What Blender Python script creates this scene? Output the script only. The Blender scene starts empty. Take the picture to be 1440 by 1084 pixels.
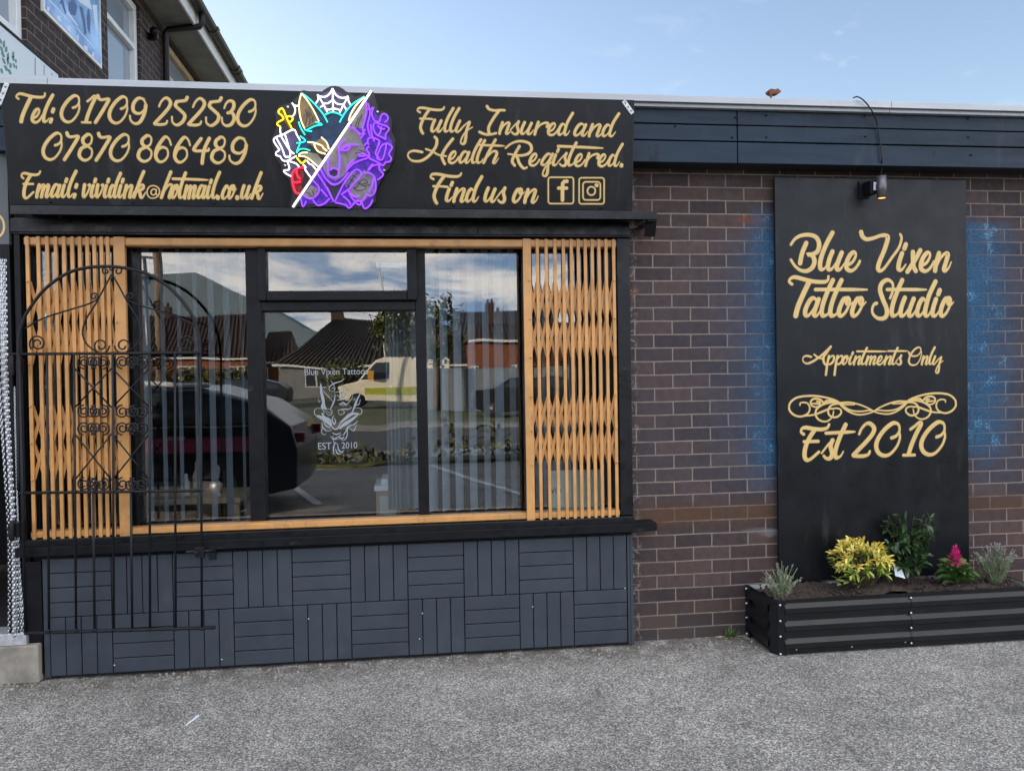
import bpy, math, random
from mathutils import Vector, Matrix
random.seed(7)
S = bpy.context.scene
COL = S.collection
rad = math.radians
# ------------------------------------------------------------------ camera
CF, CYAW, CPIT, CROLL = 1135.0, .125125929, -.0137119513, -.0161893421
CAM = Vector((0, -4.37, 1.50))
FW = Vector((math.sin(CYAW)*math.cos(CPIT), math.cos(CYAW)*math.cos(CPIT), math.sin(CPIT)))
_r = Vector((math.cos(CYAW), -math.sin(CYAW), 0)); _u = _r.cross(FW)
RT = _r*math.cos(CROLL)+_u*math.sin(CROLL); UP = -_r*math.sin(CROLL)+_u*math.cos(CROLL)
cd = bpy.data.cameras.new('camera'); cam = bpy.data.objects.new('camera', cd); COL.objects.link(cam)
cam.matrix_world = Matrix(((RT.x, UP.x, -FW.x, CAM.x), (RT.y, UP.y, -FW.y, CAM.y), (RT.z, UP.z, -FW.z, CAM.z), (0, 0, 0, 1)))
cd.sensor_fit = 'HORIZONTAL'; cd.sensor_width = 36; cd.lens = 36*CF/1440; cd.clip_start = .05; cd.clip_end = 3000
S.camera = cam
def ray(px, py): return FW+RT*((px-720)/CF)-UP*((py-542)/CF)
def W(px, py, y=0.0):                      # photo pixel -> point on the upright plane at depth y
    d = ray(px, py); return CAM+d*((y-CAM.y)/d.y)
def WX(px, py, x):
    d = ray(px, py); return CAM+d*((x-CAM.x)/d.x)
def WZ(px, py, z=0.0):
    d = ray(px, py); return CAM+d*((z-CAM.z)/d.z)
GLASS_Y = .05
def MV(px, py, d):                         # a thing seen mirrored in the glass, d metres in front of it
    p = W(px, py, GLASS_Y+d); return Vector((p.x, GLASS_Y-d, p.z))
# ------------------------------------------------------------------ light
SUN_EL, SUN_AZ = rad(13), rad(-52)         # azimuth from +Y towards +X: the sun is low behind the shop, to the left
EXPO = 1.3
S.view_settings.view_transform = 'Standard'; S.view_settings.look = 'None'
S.view_settings.exposure = EXPO; S.view_settings.gamma = 1.0; S.view_settings.use_curve_mapping = False
sd = Vector((math.sin(SUN_AZ)*math.cos(SUN_EL), math.cos(SUN_AZ)*math.cos(SUN_EL), math.sin(SUN_EL)))
sl = bpy.data.lights.new('sun', 'SUN'); sl.energy = 5.0; sl.angle = rad(.5); sl.color = (1, .86, .68)
so = bpy.data.objects.new('sun', sl); COL.objects.link(so); so.rotation_euler = sd.to_track_quat('Z', 'Y').to_euler()
wd = bpy.data.worlds.new('World'); S.world = wd; wd.use_nodes = True
class NT:
    def __init__(s, tree): s.t = tree
    def n(s, typ, **kw):
        nd = s.t.nodes.new(typ)
        for k, v in kw.items(): setattr(nd, k, v)
        return nd
    def l(s, a, b): s.t.links.new(a, b)
    def put(s, sock, v):
        if hasattr(v, 'is_linked'): s.l(v, sock)
        else: sock.default_value = v
    def m(s, op, a, b=0.0, c=None, clamp=False):
        nd = s.n('ShaderNodeMath', operation=op, use_clamp=clamp)
        s.put(nd.inputs[0], a); s.put(nd.inputs[1], b)
        if c is not None: s.put(nd.inputs[2], c)
        return nd.outputs[0]
    def ss(s, v, a, b, lo=0.0, hi=1.0):     # smoothstep
        nd = s.n('ShaderNodeMapRange', interpolation_type='SMOOTHSTEP')
        s.put(nd.inputs[0], v)
        for i, q in enumerate((a, b, lo, hi)): s.put(nd.inputs[i+1], q)
        return nd.outputs[0]
    def mix(s, f, a, b, bt='MIX'):
        nd = s.n('ShaderNodeMix', data_type='RGBA', blend_type=bt)
        s.put(nd.inputs[0], f); s.put(nd.inputs[6], a if hasattr(a, 'is_linked') else (*a, 1)); s.put(nd.inputs[7], b if hasattr(b, 'is_linked') else (*b, 1))
        return nd.outputs[2]
    def noise(s, vec, scale, detail=3, rough=.55, dist=0):
        nd = s.n('ShaderNodeTexNoise'); s.l(vec, nd.inputs['Vector'])
        nd.inputs['Scale'].default_value = scale; nd.inputs['Detail'].default_value = detail
        nd.inputs['Roughness'].default_value = rough; nd.inputs['Distortion'].default_value = dist
        return nd.outputs[0]
    def vec(s, x, y, z):
        nd = s.n('ShaderNodeCombineXYZ')
        for i, v in enumerate((x, y, z)): s.put(nd.inputs[i], v)
        return nd.outputs[0]
    def sep(s, v):
        nd = s.n('ShaderNodeSeparateXYZ'); s.l(v, nd.inputs[0]); return nd.outputs
q = NT(wd.node_tree); wd.node_tree.nodes.clear()
sky = q.n('ShaderNodeTexSky', sky_type='NISHITA', sun_disc=False)
sky.sun_elevation = SUN_EL; sky.sun_rotation = SUN_AZ; sky.altitude = 50; sky.air_density = 1.0; sky.dust_density = .6; sky.ozone_density = 1.6
tc = q.n('ShaderNodeTexCoord'); X, Y, Z = q.sep(tc.outputs['Generated'])
zz = q.m('ADD', q.m('MAXIMUM', Z, 0.0), .12)
cv = q.vec(q.m('DIVIDE', X, zz), q.m('DIVIDE', Y, zz), 0.0)
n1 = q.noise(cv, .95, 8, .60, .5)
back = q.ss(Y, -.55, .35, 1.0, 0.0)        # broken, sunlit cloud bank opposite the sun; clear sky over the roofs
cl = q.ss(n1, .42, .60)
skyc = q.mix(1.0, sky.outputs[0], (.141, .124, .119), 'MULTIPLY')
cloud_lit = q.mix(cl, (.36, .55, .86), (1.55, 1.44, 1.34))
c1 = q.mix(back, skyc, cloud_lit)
# thin wisps over the roofs
n2 = q.noise(q.vec(q.m('MULTIPLY', q.m('ADD', X, q.m('MULTIPLY', Z, .8)), 2.2), q.m('MULTIPLY', Z, 5.0), 3.3), 4.5, 6, .62, .7)
w = q.m('MULTIPLY', q.ss(n2, .56, .80, 0, .45), q.m('MULTIPLY', q.ss(Z, .445, .36), q.ss(X, .12, .42)))
c2 = q.mix(w, c1, (.42, .43, .46))
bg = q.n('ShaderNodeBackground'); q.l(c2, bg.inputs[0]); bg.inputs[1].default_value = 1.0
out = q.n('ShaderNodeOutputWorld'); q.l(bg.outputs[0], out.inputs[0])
S.cycles.max_bounces = 8; S.cycles.transparent_max_bounces = 16; S.cycles.glossy_bounces = 4; S.cycles.sample_clamp_indirect = 6
S.cycles.caustics_reflective = False; S.cycles.caustics_refractive = False
# ------------------------------------------------------------------ builders
class MB:
    def __init__(s): s.v = []; s.f = []; s.sm = []; s.mi = []; s.cur = 0
    def add(s, vs, fs, smooth=False):
        b = len(s.v); s.v += [Vector(p) for p in vs]
        for f in fs: s.f.append([i+b for i in f]); s.sm.append(smooth); s.mi.append(s.cur)
    def box(s, x0, x1, y0, y1, z0, z1, M=None):
        vs = [Vector((x, y, z)) for x in (x0, x1) for y in (y0, y1) for z in (z0, z1)]
        if M is not None: vs = [M @ p for p in vs]
        s.add(vs, [(0, 1, 3, 2), (4, 6, 7, 5), (0, 4, 5, 1), (2, 3, 7, 6), (0, 2, 6, 4), (1, 5, 7, 3)]); return s
    def hexa(s, p):                         # 8 points: bottom loop (4), top loop (4)
        s.add(p, [(3, 2, 1, 0), (4, 5, 6, 7), (0, 1, 5, 4), (1, 2, 6, 5), (2, 3, 7, 6), (3, 0, 4, 7)]); return s
    def prism(s, loop, d):                  # planar loop of points extruded by vector d
        n = len(loop); d = Vector(d); a = [Vector(p) for p in loop]; b = [p+d for p in a]
        s.add(a+b, [tuple(range(n))[::-1], tuple(range(n, 2*n))]+[(i, (i+1) % n, n+(i+1) % n, n+i) for i in range(n)]); return s
    def bar(s, a, b, w, t, nrm=(0, -1, 0)): # flat strap from a to b, width w in the plane, thickness t along nrm
        a = Vector(a); b = Vector(b); nrm = Vector(nrm); d = (b-a).normalized(); sd_ = d.cross(nrm).normalized()*w/2; h = nrm*t
        s.hexa([a-sd_, a+sd_, b+sd_, b-sd_, a-sd_+h, a+sd_+h, b+sd_+h, b-sd_+h]); return s
    def tube(s, pts, r, n=8, closed=False, caps=True):
        pts = [Vector(p) for p in pts]; m = len(pts); rr = r if isinstance(r, (list, tuple)) else [r]*m
        rings = []; up = None
        for i in range(m):
            if closed: t = (pts[(i+1) % m]-pts[i-1])
            else: t = pts[min(i+1, m-1)]-pts[max(i-1, 0)]
            if t.length < 1e-9: t = Vector((0, 0, 1))
            t.normalize()
            if up is None: up = t.orthogonal().normalized()
            up = (up-t*up.dot(t))
            if up.length < 1e-6: up = t.orthogonal()
            up.normalize(); sd_ = t.cross(up)
            rings.append([pts[i]+(up*math.cos(2*math.pi*k/n)+sd_*math.sin(2*math.pi*k/n))*rr[i] for k in range(n)])
        vs = [p for ring in rings for p in ring]; fs = []
        for i in range(m if closed else m-1):
            j = (i+1) % m
            for k in range(n): fs.append((i*n+k, i*n+(k+1) % n, j*n+(k+1) % n, j*n+k))
        if caps and not closed: fs += [tuple(range(n))[::-1], tuple(range((m-1)*n, m*n))]
        s.add(vs, fs, True); return s
    def lathe(s, c, prof, axis='Z', n=16):  # prof: list of (radius, height)
        c = Vector(c); vs = []; m = len(prof)
        for r, h in prof:
            for k in range(n):
                a = 2*math.pi*k/n; x, y = r*math.cos(a), r*math.sin(a)
                vs.append(c+(Vector((x, y, h)) if axis == 'Z' else Vector((x, h, y)) if axis == 'Y' else Vector((h, x, y))))
        fs = [(i*n+k, i*n+(k+1) % n, (i+1)*n+(k+1) % n, (i+1)*n+k) for i in range(m-1) for k in range(n)]
        fs += [tuple(range(n))[::-1], tuple(range((m-1)*n, m*n))]
        s.add(vs, fs, True); return s
    def ball(s, c, r, n=8):
        pr = [(r*math.sin(math.pi*i/n)+1e-5, -r*math.cos(math.pi*i/n)) for i in range(n+1)]; return s.lathe(c, pr, 'Z', n*2)
WL = {}
def setp(o, label=None, cat=None, group=None, kind=None):
    if label: o['label'] = label
    if cat: o['category'] = cat
    if group: o['group'] = group
    if kind: o['kind'] = kind
    return o
def thing(name, label, cat, loc=(0, 0, 0), group=None):
    o = bpy.data.objects.new(name, None); COL.objects.link(o); o.location = loc; o.empty_display_size = .1
    WL[o.name] = Vector(loc); return setp(o, label, cat, group)
def mk(name, mb, m, org, bev=0):
    me = bpy.data.meshes.new(name); me.from_pydata([p-org for p in mb.v], [], mb.f)
    me.polygons.foreach_set('use_smooth', mb.sm); me.polygons.foreach_set('material_index', mb.mi)
    for mm in (m if isinstance(m, (list, tuple)) else [m]): me.materials.append(mm)
    me.update()
    o = bpy.data.objects.new(name, me); COL.objects.link(o)
    if bev:
        b = o.modifiers.new('edge', 'BEVEL'); b.width = bev; b.segments = 2; b.limit_method = 'ANGLE'; b.angle_limit = rad(40)
    return o
def part(name, mb, m, par, bev=0, label=None):
    o = mk(name, mb, m, WL[par.name], bev); o.parent = par; WL[o.name] = WL[par.name]
    if label: o['label'] = label
    return o
def split(name, mb, m, par, bev=0):        # every separate piece of mb becomes a part of its own
    n = len(mb.v); up = list(range(n))
    def find(i):
        while up[i] != i: up[i] = up[up[i]]; i = up[i]
        return i
    for f in mb.f:
        for i in f[1:]: up[find(i)] = find(f[0])
    comp = {}
    for i in range(n): comp.setdefault(find(i), []).append(i)
    bb = [(c, [min(mb.v[i][k] for i in c)-.003 for k in range(3)], [max(mb.v[i][k] for i in c)+.003 for k in range(3)]) for c in comp.values()]
    g = list(range(len(bb)))
    def fg(i):
        while g[i] != i: i = g[i]
        return i
    for i in range(len(bb)):
        for j in range(i):
            if all(bb[i][1][k] <= bb[j][2][k] and bb[j][1][k] <= bb[i][2][k] for k in range(3)): g[fg(i)] = fg(j)
    cl = {}
    for i in range(len(bb)): cl.setdefault(fg(i), []).extend(bb[i][0])
    out_ = []
    for c in cl.values():
        mp = {v: k for k, v in enumerate(c)}; q_ = MB(); q_.v = [mb.v[v] for v in c]
        for f, sm, mi in zip(mb.f, mb.sm, mb.mi):
            if f[0] in mp: q_.f.append([mp[v] for v in f]); q_.sm.append(sm); q_.mi.append(mi)
        out_.append(part(name, q_, m, par, bev))
    return out_
def single(name, mb, m, label, cat, loc, group=None, kind=None, bev=0):
    o = mk(name, mb, m, Vector(loc), bev); o.location = loc; WL[o.name] = Vector(loc)
    return setp(o, label, cat, group, kind)
def struct(name, mb, m, kind='structure'):
    o = mk(name, mb, m, Vector((0, 0, 0))); o['kind'] = kind; return o
def grid_wall(mb, u0, u1, z0, z1, t0, t1, holes, axis='X'):   # wall slab with rectangular openings
    us = sorted({u0, u1, *[h[0] for h in holes], *[h[1] for h in holes]}); zs = sorted({z0, z1, *[h[2] for h in holes], *[h[3] for h in holes]})
    us = [u for u in us if u0 <= u <= u1]; zs = [z for z in zs if z0 <= z <= z1]
    for a, b in zip(us, us[1:]):
        run = None
        for c, d in list(zip(zs, zs[1:]))+[(None, None)]:
            solid = c is not None and not any(h[0]-1e-6 <= a and b <= h[1]+1e-6 and h[2]-1e-6 <= c and d <= h[3]+1e-6 for h in holes)
            if solid: run = (run[0], d) if run else (c, d)
            elif run:
                if axis == 'X': mb.box(a, b, t0, t1, run[0], run[1])
                else: mb.box(t0, t1, a, b, run[0], run[1])
                run = None
    return mb
def crom(P, k=6, closed=False):
    P = [Vector(p) for p in P]; n = len(P)
    if n < 3 and not closed:
        return [P[0].lerp(P[-1], i/k) for i in range(k+1)] if n == 2 else P
    out_ = []; rng = range(n) if closed else range(n-1)
    for i in rng:
        if closed: a, b, c, d = P[i-1], P[i], P[(i+1) % n], P[(i+2) % n]
        else: a, b, c, d = P[max(i-1, 0)], P[i], P[i+1], P[min(i+2, n-1)]
        for j in range(k):
            t = j/k
            out_.append(.5*((2*b)+(c-a)*t+(2*a-5*b+4*c-d)*t*t+(3*b-a-3*c+d)*t**3))
    if not closed: out_.append(P[-1])
    return out_
# ------------------------------------------------------------------ materials
def mat(name, col, rough=.5, metal=0.0, var=.0, scale=8.0, bump=0.0, bscale=60.0, spec=.5, emit=None, es=0.0, rvar=.0, col2=None, mscale=None):
    m = bpy.data.materials.new(name); m.use_nodes = True; n = NT(m.node_tree); b = m.node_tree.nodes['Principled BSDF']
    b.inputs['Roughness'].default_value = rough; b.inputs['Metallic'].default_value = metal; b.inputs['Specular IOR Level'].default_value = spec
    b.inputs['Base Color'].default_value = (*col, 1)
    if var or bump or rvar or col2:
        t = n.n('ShaderNodeTexCoord').outputs['Object']
        if mscale:
            mp = n.n('ShaderNodeMapping'); n.l(t, mp.inputs[0]); mp.inputs['Scale'].default_value = mscale; t = mp.outputs[0]
        ns = n.noise(t, scale, 5, .6)
        lo = tuple(c*(1-var) for c in col); hi = tuple(min(1, c*(1+var)) for c in (col2 or col))
        n.l(n.mix(n.ss(ns, .3, .7), lo, hi), b.inputs['Base Color'])
        if rvar: n.l(n.ss(n.noise(t, scale*2.3, 4), .3, .7, rough-rvar, rough+rvar), b.inputs['Roughness'])
        if bump:
            bp = n.n('ShaderNodeBump'); bp.inputs['Strength'].default_value = bump; bp.inputs['Distance'].default_value = .004
            n.l(n.noise(t, bscale, 4, .6), bp.inputs['Height']); n.l(bp.outputs[0], b.inputs['Normal'])
    if emit: b.inputs['Emission Color'].default_value = (*emit, 1); b.inputs['Emission Strength'].default_value = es
    return m
def glow(name, col, es, base=None):
    return mat(name, base or tuple(min(.85, c*.6+.1) for c in col), .35, emit=col, es=es)
M = {}
M['black'] = mat('black_gloss_paint', (.005, .0055, .007), .34, spec=.3, var=.25, scale=5, bump=.25, bscale=35, rvar=.12)
M['blackwood'] = mat('black_painted_wood', (.004, .0045, .006), .45, spec=.22, var=.35, scale=6, bump=.35, bscale=28, rvar=.1)
M['signblack'] = mat('satin_black_board', (.0042, .0052, .0068), .33, spec=.28, var=.25, scale=3, bump=.05, bscale=14, rvar=.07)
M['navy'] = mat('navy_painted_boards', (.009, .020, .036), .42, spec=.24, var=.25, scale=3, bump=.22, bscale=30, rvar=.1, mscale=(.4, 1, 3))
M['slate'] = mat('slate_grey_deck_tile', (.036, .045, .057), .5, spec=.4, var=.12, scale=5, bump=.10, bscale=50, rvar=.06)
M['joint'] = mat('dark_joint', (.006, .007, .009), .8)
M['gold'] = mat('gold_brown_paint', (.53, .262, .082), .42, var=.14, scale=9, bump=.12, bscale=40, rvar=.08)
M['letter'] = mat('gold_letter_vinyl', (.63, .425, .150), .38, var=.06, scale=14)
M['letter_rim'] = mat('brown_letter_rim', (.045, .028, .006), .45)
M['iron'] = mat('black_wrought_iron', (.005, .0055, .007), .45, spec=.3, metal=.0, var=.3, scale=30, bump=.4, bscale=120)
M['steel'] = mat('bright_zinc_steel', (.62, .63, .65), .28, metal=1.0, var=.15, scale=60)
M['strap'] = mat('galvanised_strap', (.55, .56, .57), .45, metal=.6, var=.2, scale=40)
M['alu'] = mat('pale_grey_roof_edge', (.40, .41, .425), .45, metal=.25, var=.10, scale=4, bump=.05, mscale=(.3, 1, 3))
M['white'] = mat('white_upvc', (.72, .73, .73), .4, var=.06, scale=6)
M['render'] = mat('shaded_white_render', (.62, .63, .64), .8, var=.1, scale=3)
M['concrete'] = mat('weathered_concrete', (.25, .225, .185), .9, var=.3, scale=9, bump=.5, bscale=60)
M['soffit'] = mat('grey_soffit_board', (.22, .22, .21), .8, var=.18, scale=3, bump=.1)
M['brownpvc'] = mat('brown_black_gutter', (.016, .014, .016), .4, spec=.25)
M['timber'] = mat('bare_timber_frame', (.50, .38, .25), .7, var=.2, scale=8)
M['darkroom'] = mat('dark_interior_paint', (.012, .012, .015), .8, var=.2, scale=2)
M['floorwood'] = mat('dark_laminate_floor', (.018, .015, .013), .45, var=.3, scale=5)
M['blind'] = mat('blue_grey_blind_fabric', (.25, .295, .34), .85, var=.05, scale=20)
M['soil'] = mat('dark_compost', (.040, .026, .018), .95, var=.6, scale=40, bump=1.0, bscale=70)
M['rust'] = mat('rusty_iron', (.16, .06, .03), .9, var=.4, scale=40)
M['planter'] = mat('black_coated_steel', (.006, .0065, .008), .33, spec=.36, var=.15, scale=6, rvar=.05)
M['planter_in'] = mat('zinc_inner_face', (.42, .44, .42), .5, metal=.4, var=.15, scale=10)
M['white_tag'] = mat('white_plastic_tag', (.75, .80, .85), .4)
M['asphalt'] = mat('road_asphalt', (.06, .06, .062), .85, var=.25, scale=3, bump=.3, bscale=120)
M['line'] = mat('white_road_paint', (.62, .62, .60), .7, var=.2, scale=8)
M['pave'] = mat('pavement_slab', (.26, .25, .235), .85, var=.2, scale=3)
M['grass'] = mat('rough_grass', (.06, .085, .028), .9, var=.5, scale=6, col2=(.12, .12, .04))
M['earth'] = mat('distant_ground', (.10, .105, .06), .95, var=.3, scale=.2)
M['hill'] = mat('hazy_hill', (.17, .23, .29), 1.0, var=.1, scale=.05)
M['rooftile'] = mat('dark_roof_tile', (.040, .034, .032), .7, var=.25, scale=4)
M['redtile'] = mat('brown_roof_tile', (.060, .034, .027), .8, var=.25, scale=4)
M['slateroof'] = mat('blue_grey_slate', (.065, .075, .09), .7, var=.2, scale=3)
M['redbrick'] = mat('red_brick_far', (.23, .080, .040), .85, var=.25, scale=5)
M['winglass'] = mat('dark_window_glass', (.045, .055, .065), .06, spec=.9)
M['carblue'] = mat('dark_blue_car_paint', (.012, .015, .024), .22, spec=.5)
M['vanwhite'] = mat('cream_white_van_paint', (.84, .78, .64), .3)
M['tyre'] = mat('tyre_rubber', (.012, .012, .012), .8)
M['wood'] = mat('weathered_pole_wood', (.20, .15, .11), .85, var=.3, scale=10)
M['bark'] = mat('tree_bark', (.13, .095, .065), .9, var=.3, scale=12)
M['leafA'] = mat('tree_leaf', (.055, .085, .022), .6, var=.4, scale=3, col2=(.12, .13, .035))
M['hedge'] = mat('hedge_leaf', (.05, .075, .02), .7, var=.4, scale=3, col2=(.13, .12, .03))
M['bone'] = mat('bone_resin', (.34, .30, .24), .6, var=.3, scale=30)
M['pale'] = mat('pale_green_board', (.50, .58, .50), .6)
M['cab'] = mat('cream_cabinet', (.42, .41, .37), .5, var=.05)
M['card'] = mat('cardboard_brown', (.30, .22, .14), .8)
def weather(key, colr, amt, stretch, scale, lo, hi):
    m = M[key]; n = NT(m.node_tree); b = m.node_tree.nodes['Principled BSDF']; l = b.inputs['Base Color'].links[0]; src = l.from_socket
    t = n.n('ShaderNodeTexCoord').outputs['Object']; mp = n.n('ShaderNodeMapping'); n.l(t, mp.inputs[0]); mp.inputs['Scale'].default_value = stretch
    f = n.m('MULTIPLY', n.ss(n.noise(mp.outputs[0], scale, 5, .65, .3), lo, hi), amt); n.l(n.mix(f, src, colr), b.inputs['Base Color'])
weather('signblack', (.055, .056, .06), .35, (1, 1, .22), 9, .55, .75); weather('signblack', (.06, .06, .06), .3, (1, 1, 1), 60, .68, .74); weather('navy', (.06, .07, .08), .35, (1, 1, .15), 7, .56, .72); weather('navy', (.004, .006, .008), .7, (1, 1, .6), 5, .62, .70)
weather('slate', (.085, .09, .095), .30, (1, 1, .4), 11, .56, .74); weather('gold', (.20, .11, .05), .55, (1, 1, .35), 13, .58, .72); weather('gold', (.72, .66, .56), .9, (.4, 1, 1), 55, .715, .735); weather('black', (.04, .04, .042), .5, (.3, 1, 1), 24, .60, .72); weather('blackwood', (.045, .045, .047), .6, (.25, 1, .6), 20, .64, .72); weather('white', (.40, .40, .38), .4, (1, 1, .3), 9, .5, .75)
def brickmat(name, c1, c2, mortar, bw, rh, ox, oz, axis='X', front=False):
    m = bpy.data.materials.new(name); m.use_nodes = True; n = NT(m.node_tree); b = m.node_tree.nodes['Principled BSDF']
    t = n.n('ShaderNodeTexCoord').outputs['Object']; x, y, z = n.sep(t); u = x if axis == 'X' else y
    wob = n.noise(t, 6, 2)
    uu = n.m('ADD', n.m('SUBTRACT', u, ox), n.m('MULTIPLY', n.m('SUBTRACT', wob, .5), .006))
    zz_ = n.m('ADD', n.m('SUBTRACT', z, oz), n.m('MULTIPLY', n.m('SUBTRACT', n.noise(t, 4, 2), .5), .007))
    br = n.n('ShaderNodeTexBrick', offset=.5, offset_frequency=2)
    n.l(n.vec(uu, zz_, 0.0), br.inputs['Vector'])
    br.inputs['Scale'].default_value = 1; br.inputs['Brick Width'].default_value = bw; br.inputs['Row Height'].default_value = rh
    br.inputs['Mortar Size'].default_value = .0038; br.inputs['Mortar Smooth'].default_value = .12; br.inputs['Bias'].default_value = .0
    br.inputs['Color1'].default_value = (*c1, 1); br.inputs['Color2'].default_value = (*c2, 1); br.inputs['Mortar'].default_value = (*mortar, 1)
    fac = br.outputs['Fac']
    big = n.noise(t, 1.6, 4); mid = n.noise(t, 22, 5, .65); fine = n.noise(t, 140, 3, .7)
    col = n.mix(n.ss(big, .3, .7, 0, .35), br.outputs['Color'], n.mix(.5, br.outputs['Color'], (.034, .026, .030)))
    col = n.mix(n.ss(n.noise(t, 2.7, 5, .65), .42, .66, 0, .30), col, (.075, .062, .070)); col = n.mix(n.ss(mid, .35, .75, 0, .38), col, n.mix(1.0, col, (.55, .52, .55), 'MULTIPLY'))
    h = n.m('SUBTRACT', 1.0, fac)
    if front:
        brick = n.m('SUBTRACT', 1.0, fac)
        # rough rustic face with pale flecks
        fleck = n.m('MULTIPLY', n.ss(n.noise(t, 95, 3, .7, 1.2), .60, .70), n.ss(n.noise(t, 3.1, 3), .40, .62))
        col = n.mix(n.m('MULTIPLY', n.m('MULTIPLY', fleck, brick), .55), col, (.17, .18, .22))
        # rust-brown run-off band level with the sill and rust patches
        band = n.m('MULTIPLY', n.ss(z, .60, .69), n.ss(z, .80, .71)); band = n.m('MULTIPLY', band, n.ss(n.noise(t, 3.0, 4), .25, .6, .2, .75))
        col = n.mix(band, col, (.085, .040, .018))
        def spot(cx, cz, rx, rz, colr, k):
            nonlocal col
            d = n.m('ADD', n.m('POWER', n.m('DIVIDE', n.m('SUBTRACT', x, cx), rx), 2.0), n.m('POWER', n.m('DIVIDE', n.m('SUBTRACT', z, cz), rz), 2.0))
            d = n.m('ADD', d, n.m('MULTIPLY', n.m('SUBTRACT', n.noise(t, 30, 4), .5), 1.6))
            col = n.mix(n.ss(d, 1.1, .1, 0, k), col, colr)
        spot(1.92, 2.352, .10, .028, (.15, .045, .018), .75); spot(1.235, 1.95, .045, .035, (.16, .055, .02), .6)
        spot(1.34, .655, .10, .03, (.10, .045, .02), .6); spot(2.02, .575, .07, .03, (.2, .2, .2), .5); spot(1.95, .59, .12, .02, (.15, .145, .15), .4)
        # pale streaks of old filler beside the shopfront jamb
        st = n.m('MULTIPLY', n.m('MULTIPLY', n.ss(x, 1.275, 1.235), n.ss(x, 1.195, 1.205)), n.ss(n.noise(t, 26, 4, .7, 1.5), .53, .60))
        col = n.mix(n.m('MULTIPLY', st, .75), col, (.27, .25, .23))
        # blue spray paint either side of the painted board
        nz = n.noise(t, 4.2, 4, .6); sp = n.noise(t, 70, 4, .75)
        xw = n.m('ADD', x, n.m('MULTIPLY', n.m('SUBTRACT', n.noise(t, 3.3, 5, .7), .5), .34)); zw = n.m('ADD', z, n.m('MULTIPLY', n.m('SUBTRACT', n.noise(t, 2.4, 5, .7, .5), .5), .55)); ml = n.ss(xw, 1.82, 2.10)
        ml = n.m('MULTIPLY', ml, n.m('MULTIPLY', n.ss(zw, .78, 1.12), n.ss(zw, 2.46, 2.24)))
        mr = n.ss(xw, 3.64, 3.24)
        mr = n.m('MULTIPLY', mr, n.m('MULTIPLY', n.ss(zw, .86, 1.12), n.ss(z, 2.365, 2.32)))
        side = n.m('ADD', n.m('MULTIPLY', n.m('LESS_THAN', x, 2.3), ml), n.m('MULTIPLY', n.m('GREATER_THAN', x, 3.2), mr))
        amt = n.m('MULTIPLY', n.m('MULTIPLY', side, n.ss(nz, .30, .54, .40, 1.0)), n.m('SUBTRACT', 1.0, n.m('MULTIPLY', fac, .45)))
        amt = n.m('MULTIPLY', amt, n.ss(sp, .30, .58, .45, 1.0), clamp=True)
        tint = n.m('MULTIPLY', n.m('MULTIPLY', n.ss(zw, .62, 1.0), n.ss(zw, 2.3, 1.7)), n.m('MULTIPLY', brick, .30)); col = n.mix(tint, col, (.050, .045, .060))
        hz_ = n.m('MULTIPLY', n.m('MULTIPLY', n.m('POWER', n.m('ADD', n.m('MULTIPLY', n.ss(x, 1.50, 2.12), n.m('LESS_THAN', x, 2.3)), n.m('MULTIPLY', n.ss(x, 3.85, 3.25), n.m('GREATER_THAN', x, 2.4))), 1.5), n.m('MULTIPLY', n.ss(zw, .70, 1.15), n.ss(zw, 2.5, 2.2))), n.ss(sp, .2, .6, .40, .74)); col = n.mix(hz_, col, (.017, .058, .108))
        col = n.mix(n.m('MULTIPLY', amt, .92), col, n.mix(n.ss(sp, .35, .7), (.010, .050, .105), (.034, .135, .26)))
        blob = n.m('MULTIPLY', n.m('MULTIPLY', n.ss(n.noise(t, 9, 3), .55, .66), n.ss(n.noise(t, 80, 3, .7, 1.0), .50, .60)), n.ss(side, .12, .5))
        col = n.mix(n.m('MULTIPLY', blob, .75), col, (.13, .34, .52))
        dust = n.m('MULTIPLY', n.ss(z, .25, .02), .5); col = n.mix(n.m('MULTIPLY', dust, n.ss(mid, .3, .7)), col, (.075, .068, .062))
        # brick darkened in a line just under the fascia boards
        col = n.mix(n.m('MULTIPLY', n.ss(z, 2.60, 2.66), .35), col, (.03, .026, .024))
    n.l(col, b.inputs['Base Color'])
    n.l(n.ss(mid, .3, .7, .62, .85), b.inputs['Roughness']); b.inputs['Specular IOR Level'].default_value = .22
    hh = n.m('ADD', n.m('MULTIPLY', h, 1.0), n.m('ADD', n.m('MULTIPLY', mid, .45), n.m('MULTIPLY', fine, .25)))
    bp = n.n('ShaderNodeBump'); bp.inputs['Strength'].default_value = .8; bp.inputs['Distance'].default_value = .006
    n.l(hh, bp.inputs['Height']); n.l(bp.outputs[0], b.inputs['Normal'])
    return m
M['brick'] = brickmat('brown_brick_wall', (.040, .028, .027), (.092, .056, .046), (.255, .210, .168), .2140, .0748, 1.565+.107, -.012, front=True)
M['brick_side'] = brickmat('dark_brick_upper_wall', (.032, .024, .024), (.050, .034, .031), (.22, .19, .165), .225, .075, 0, .05, axis='Y')
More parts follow.
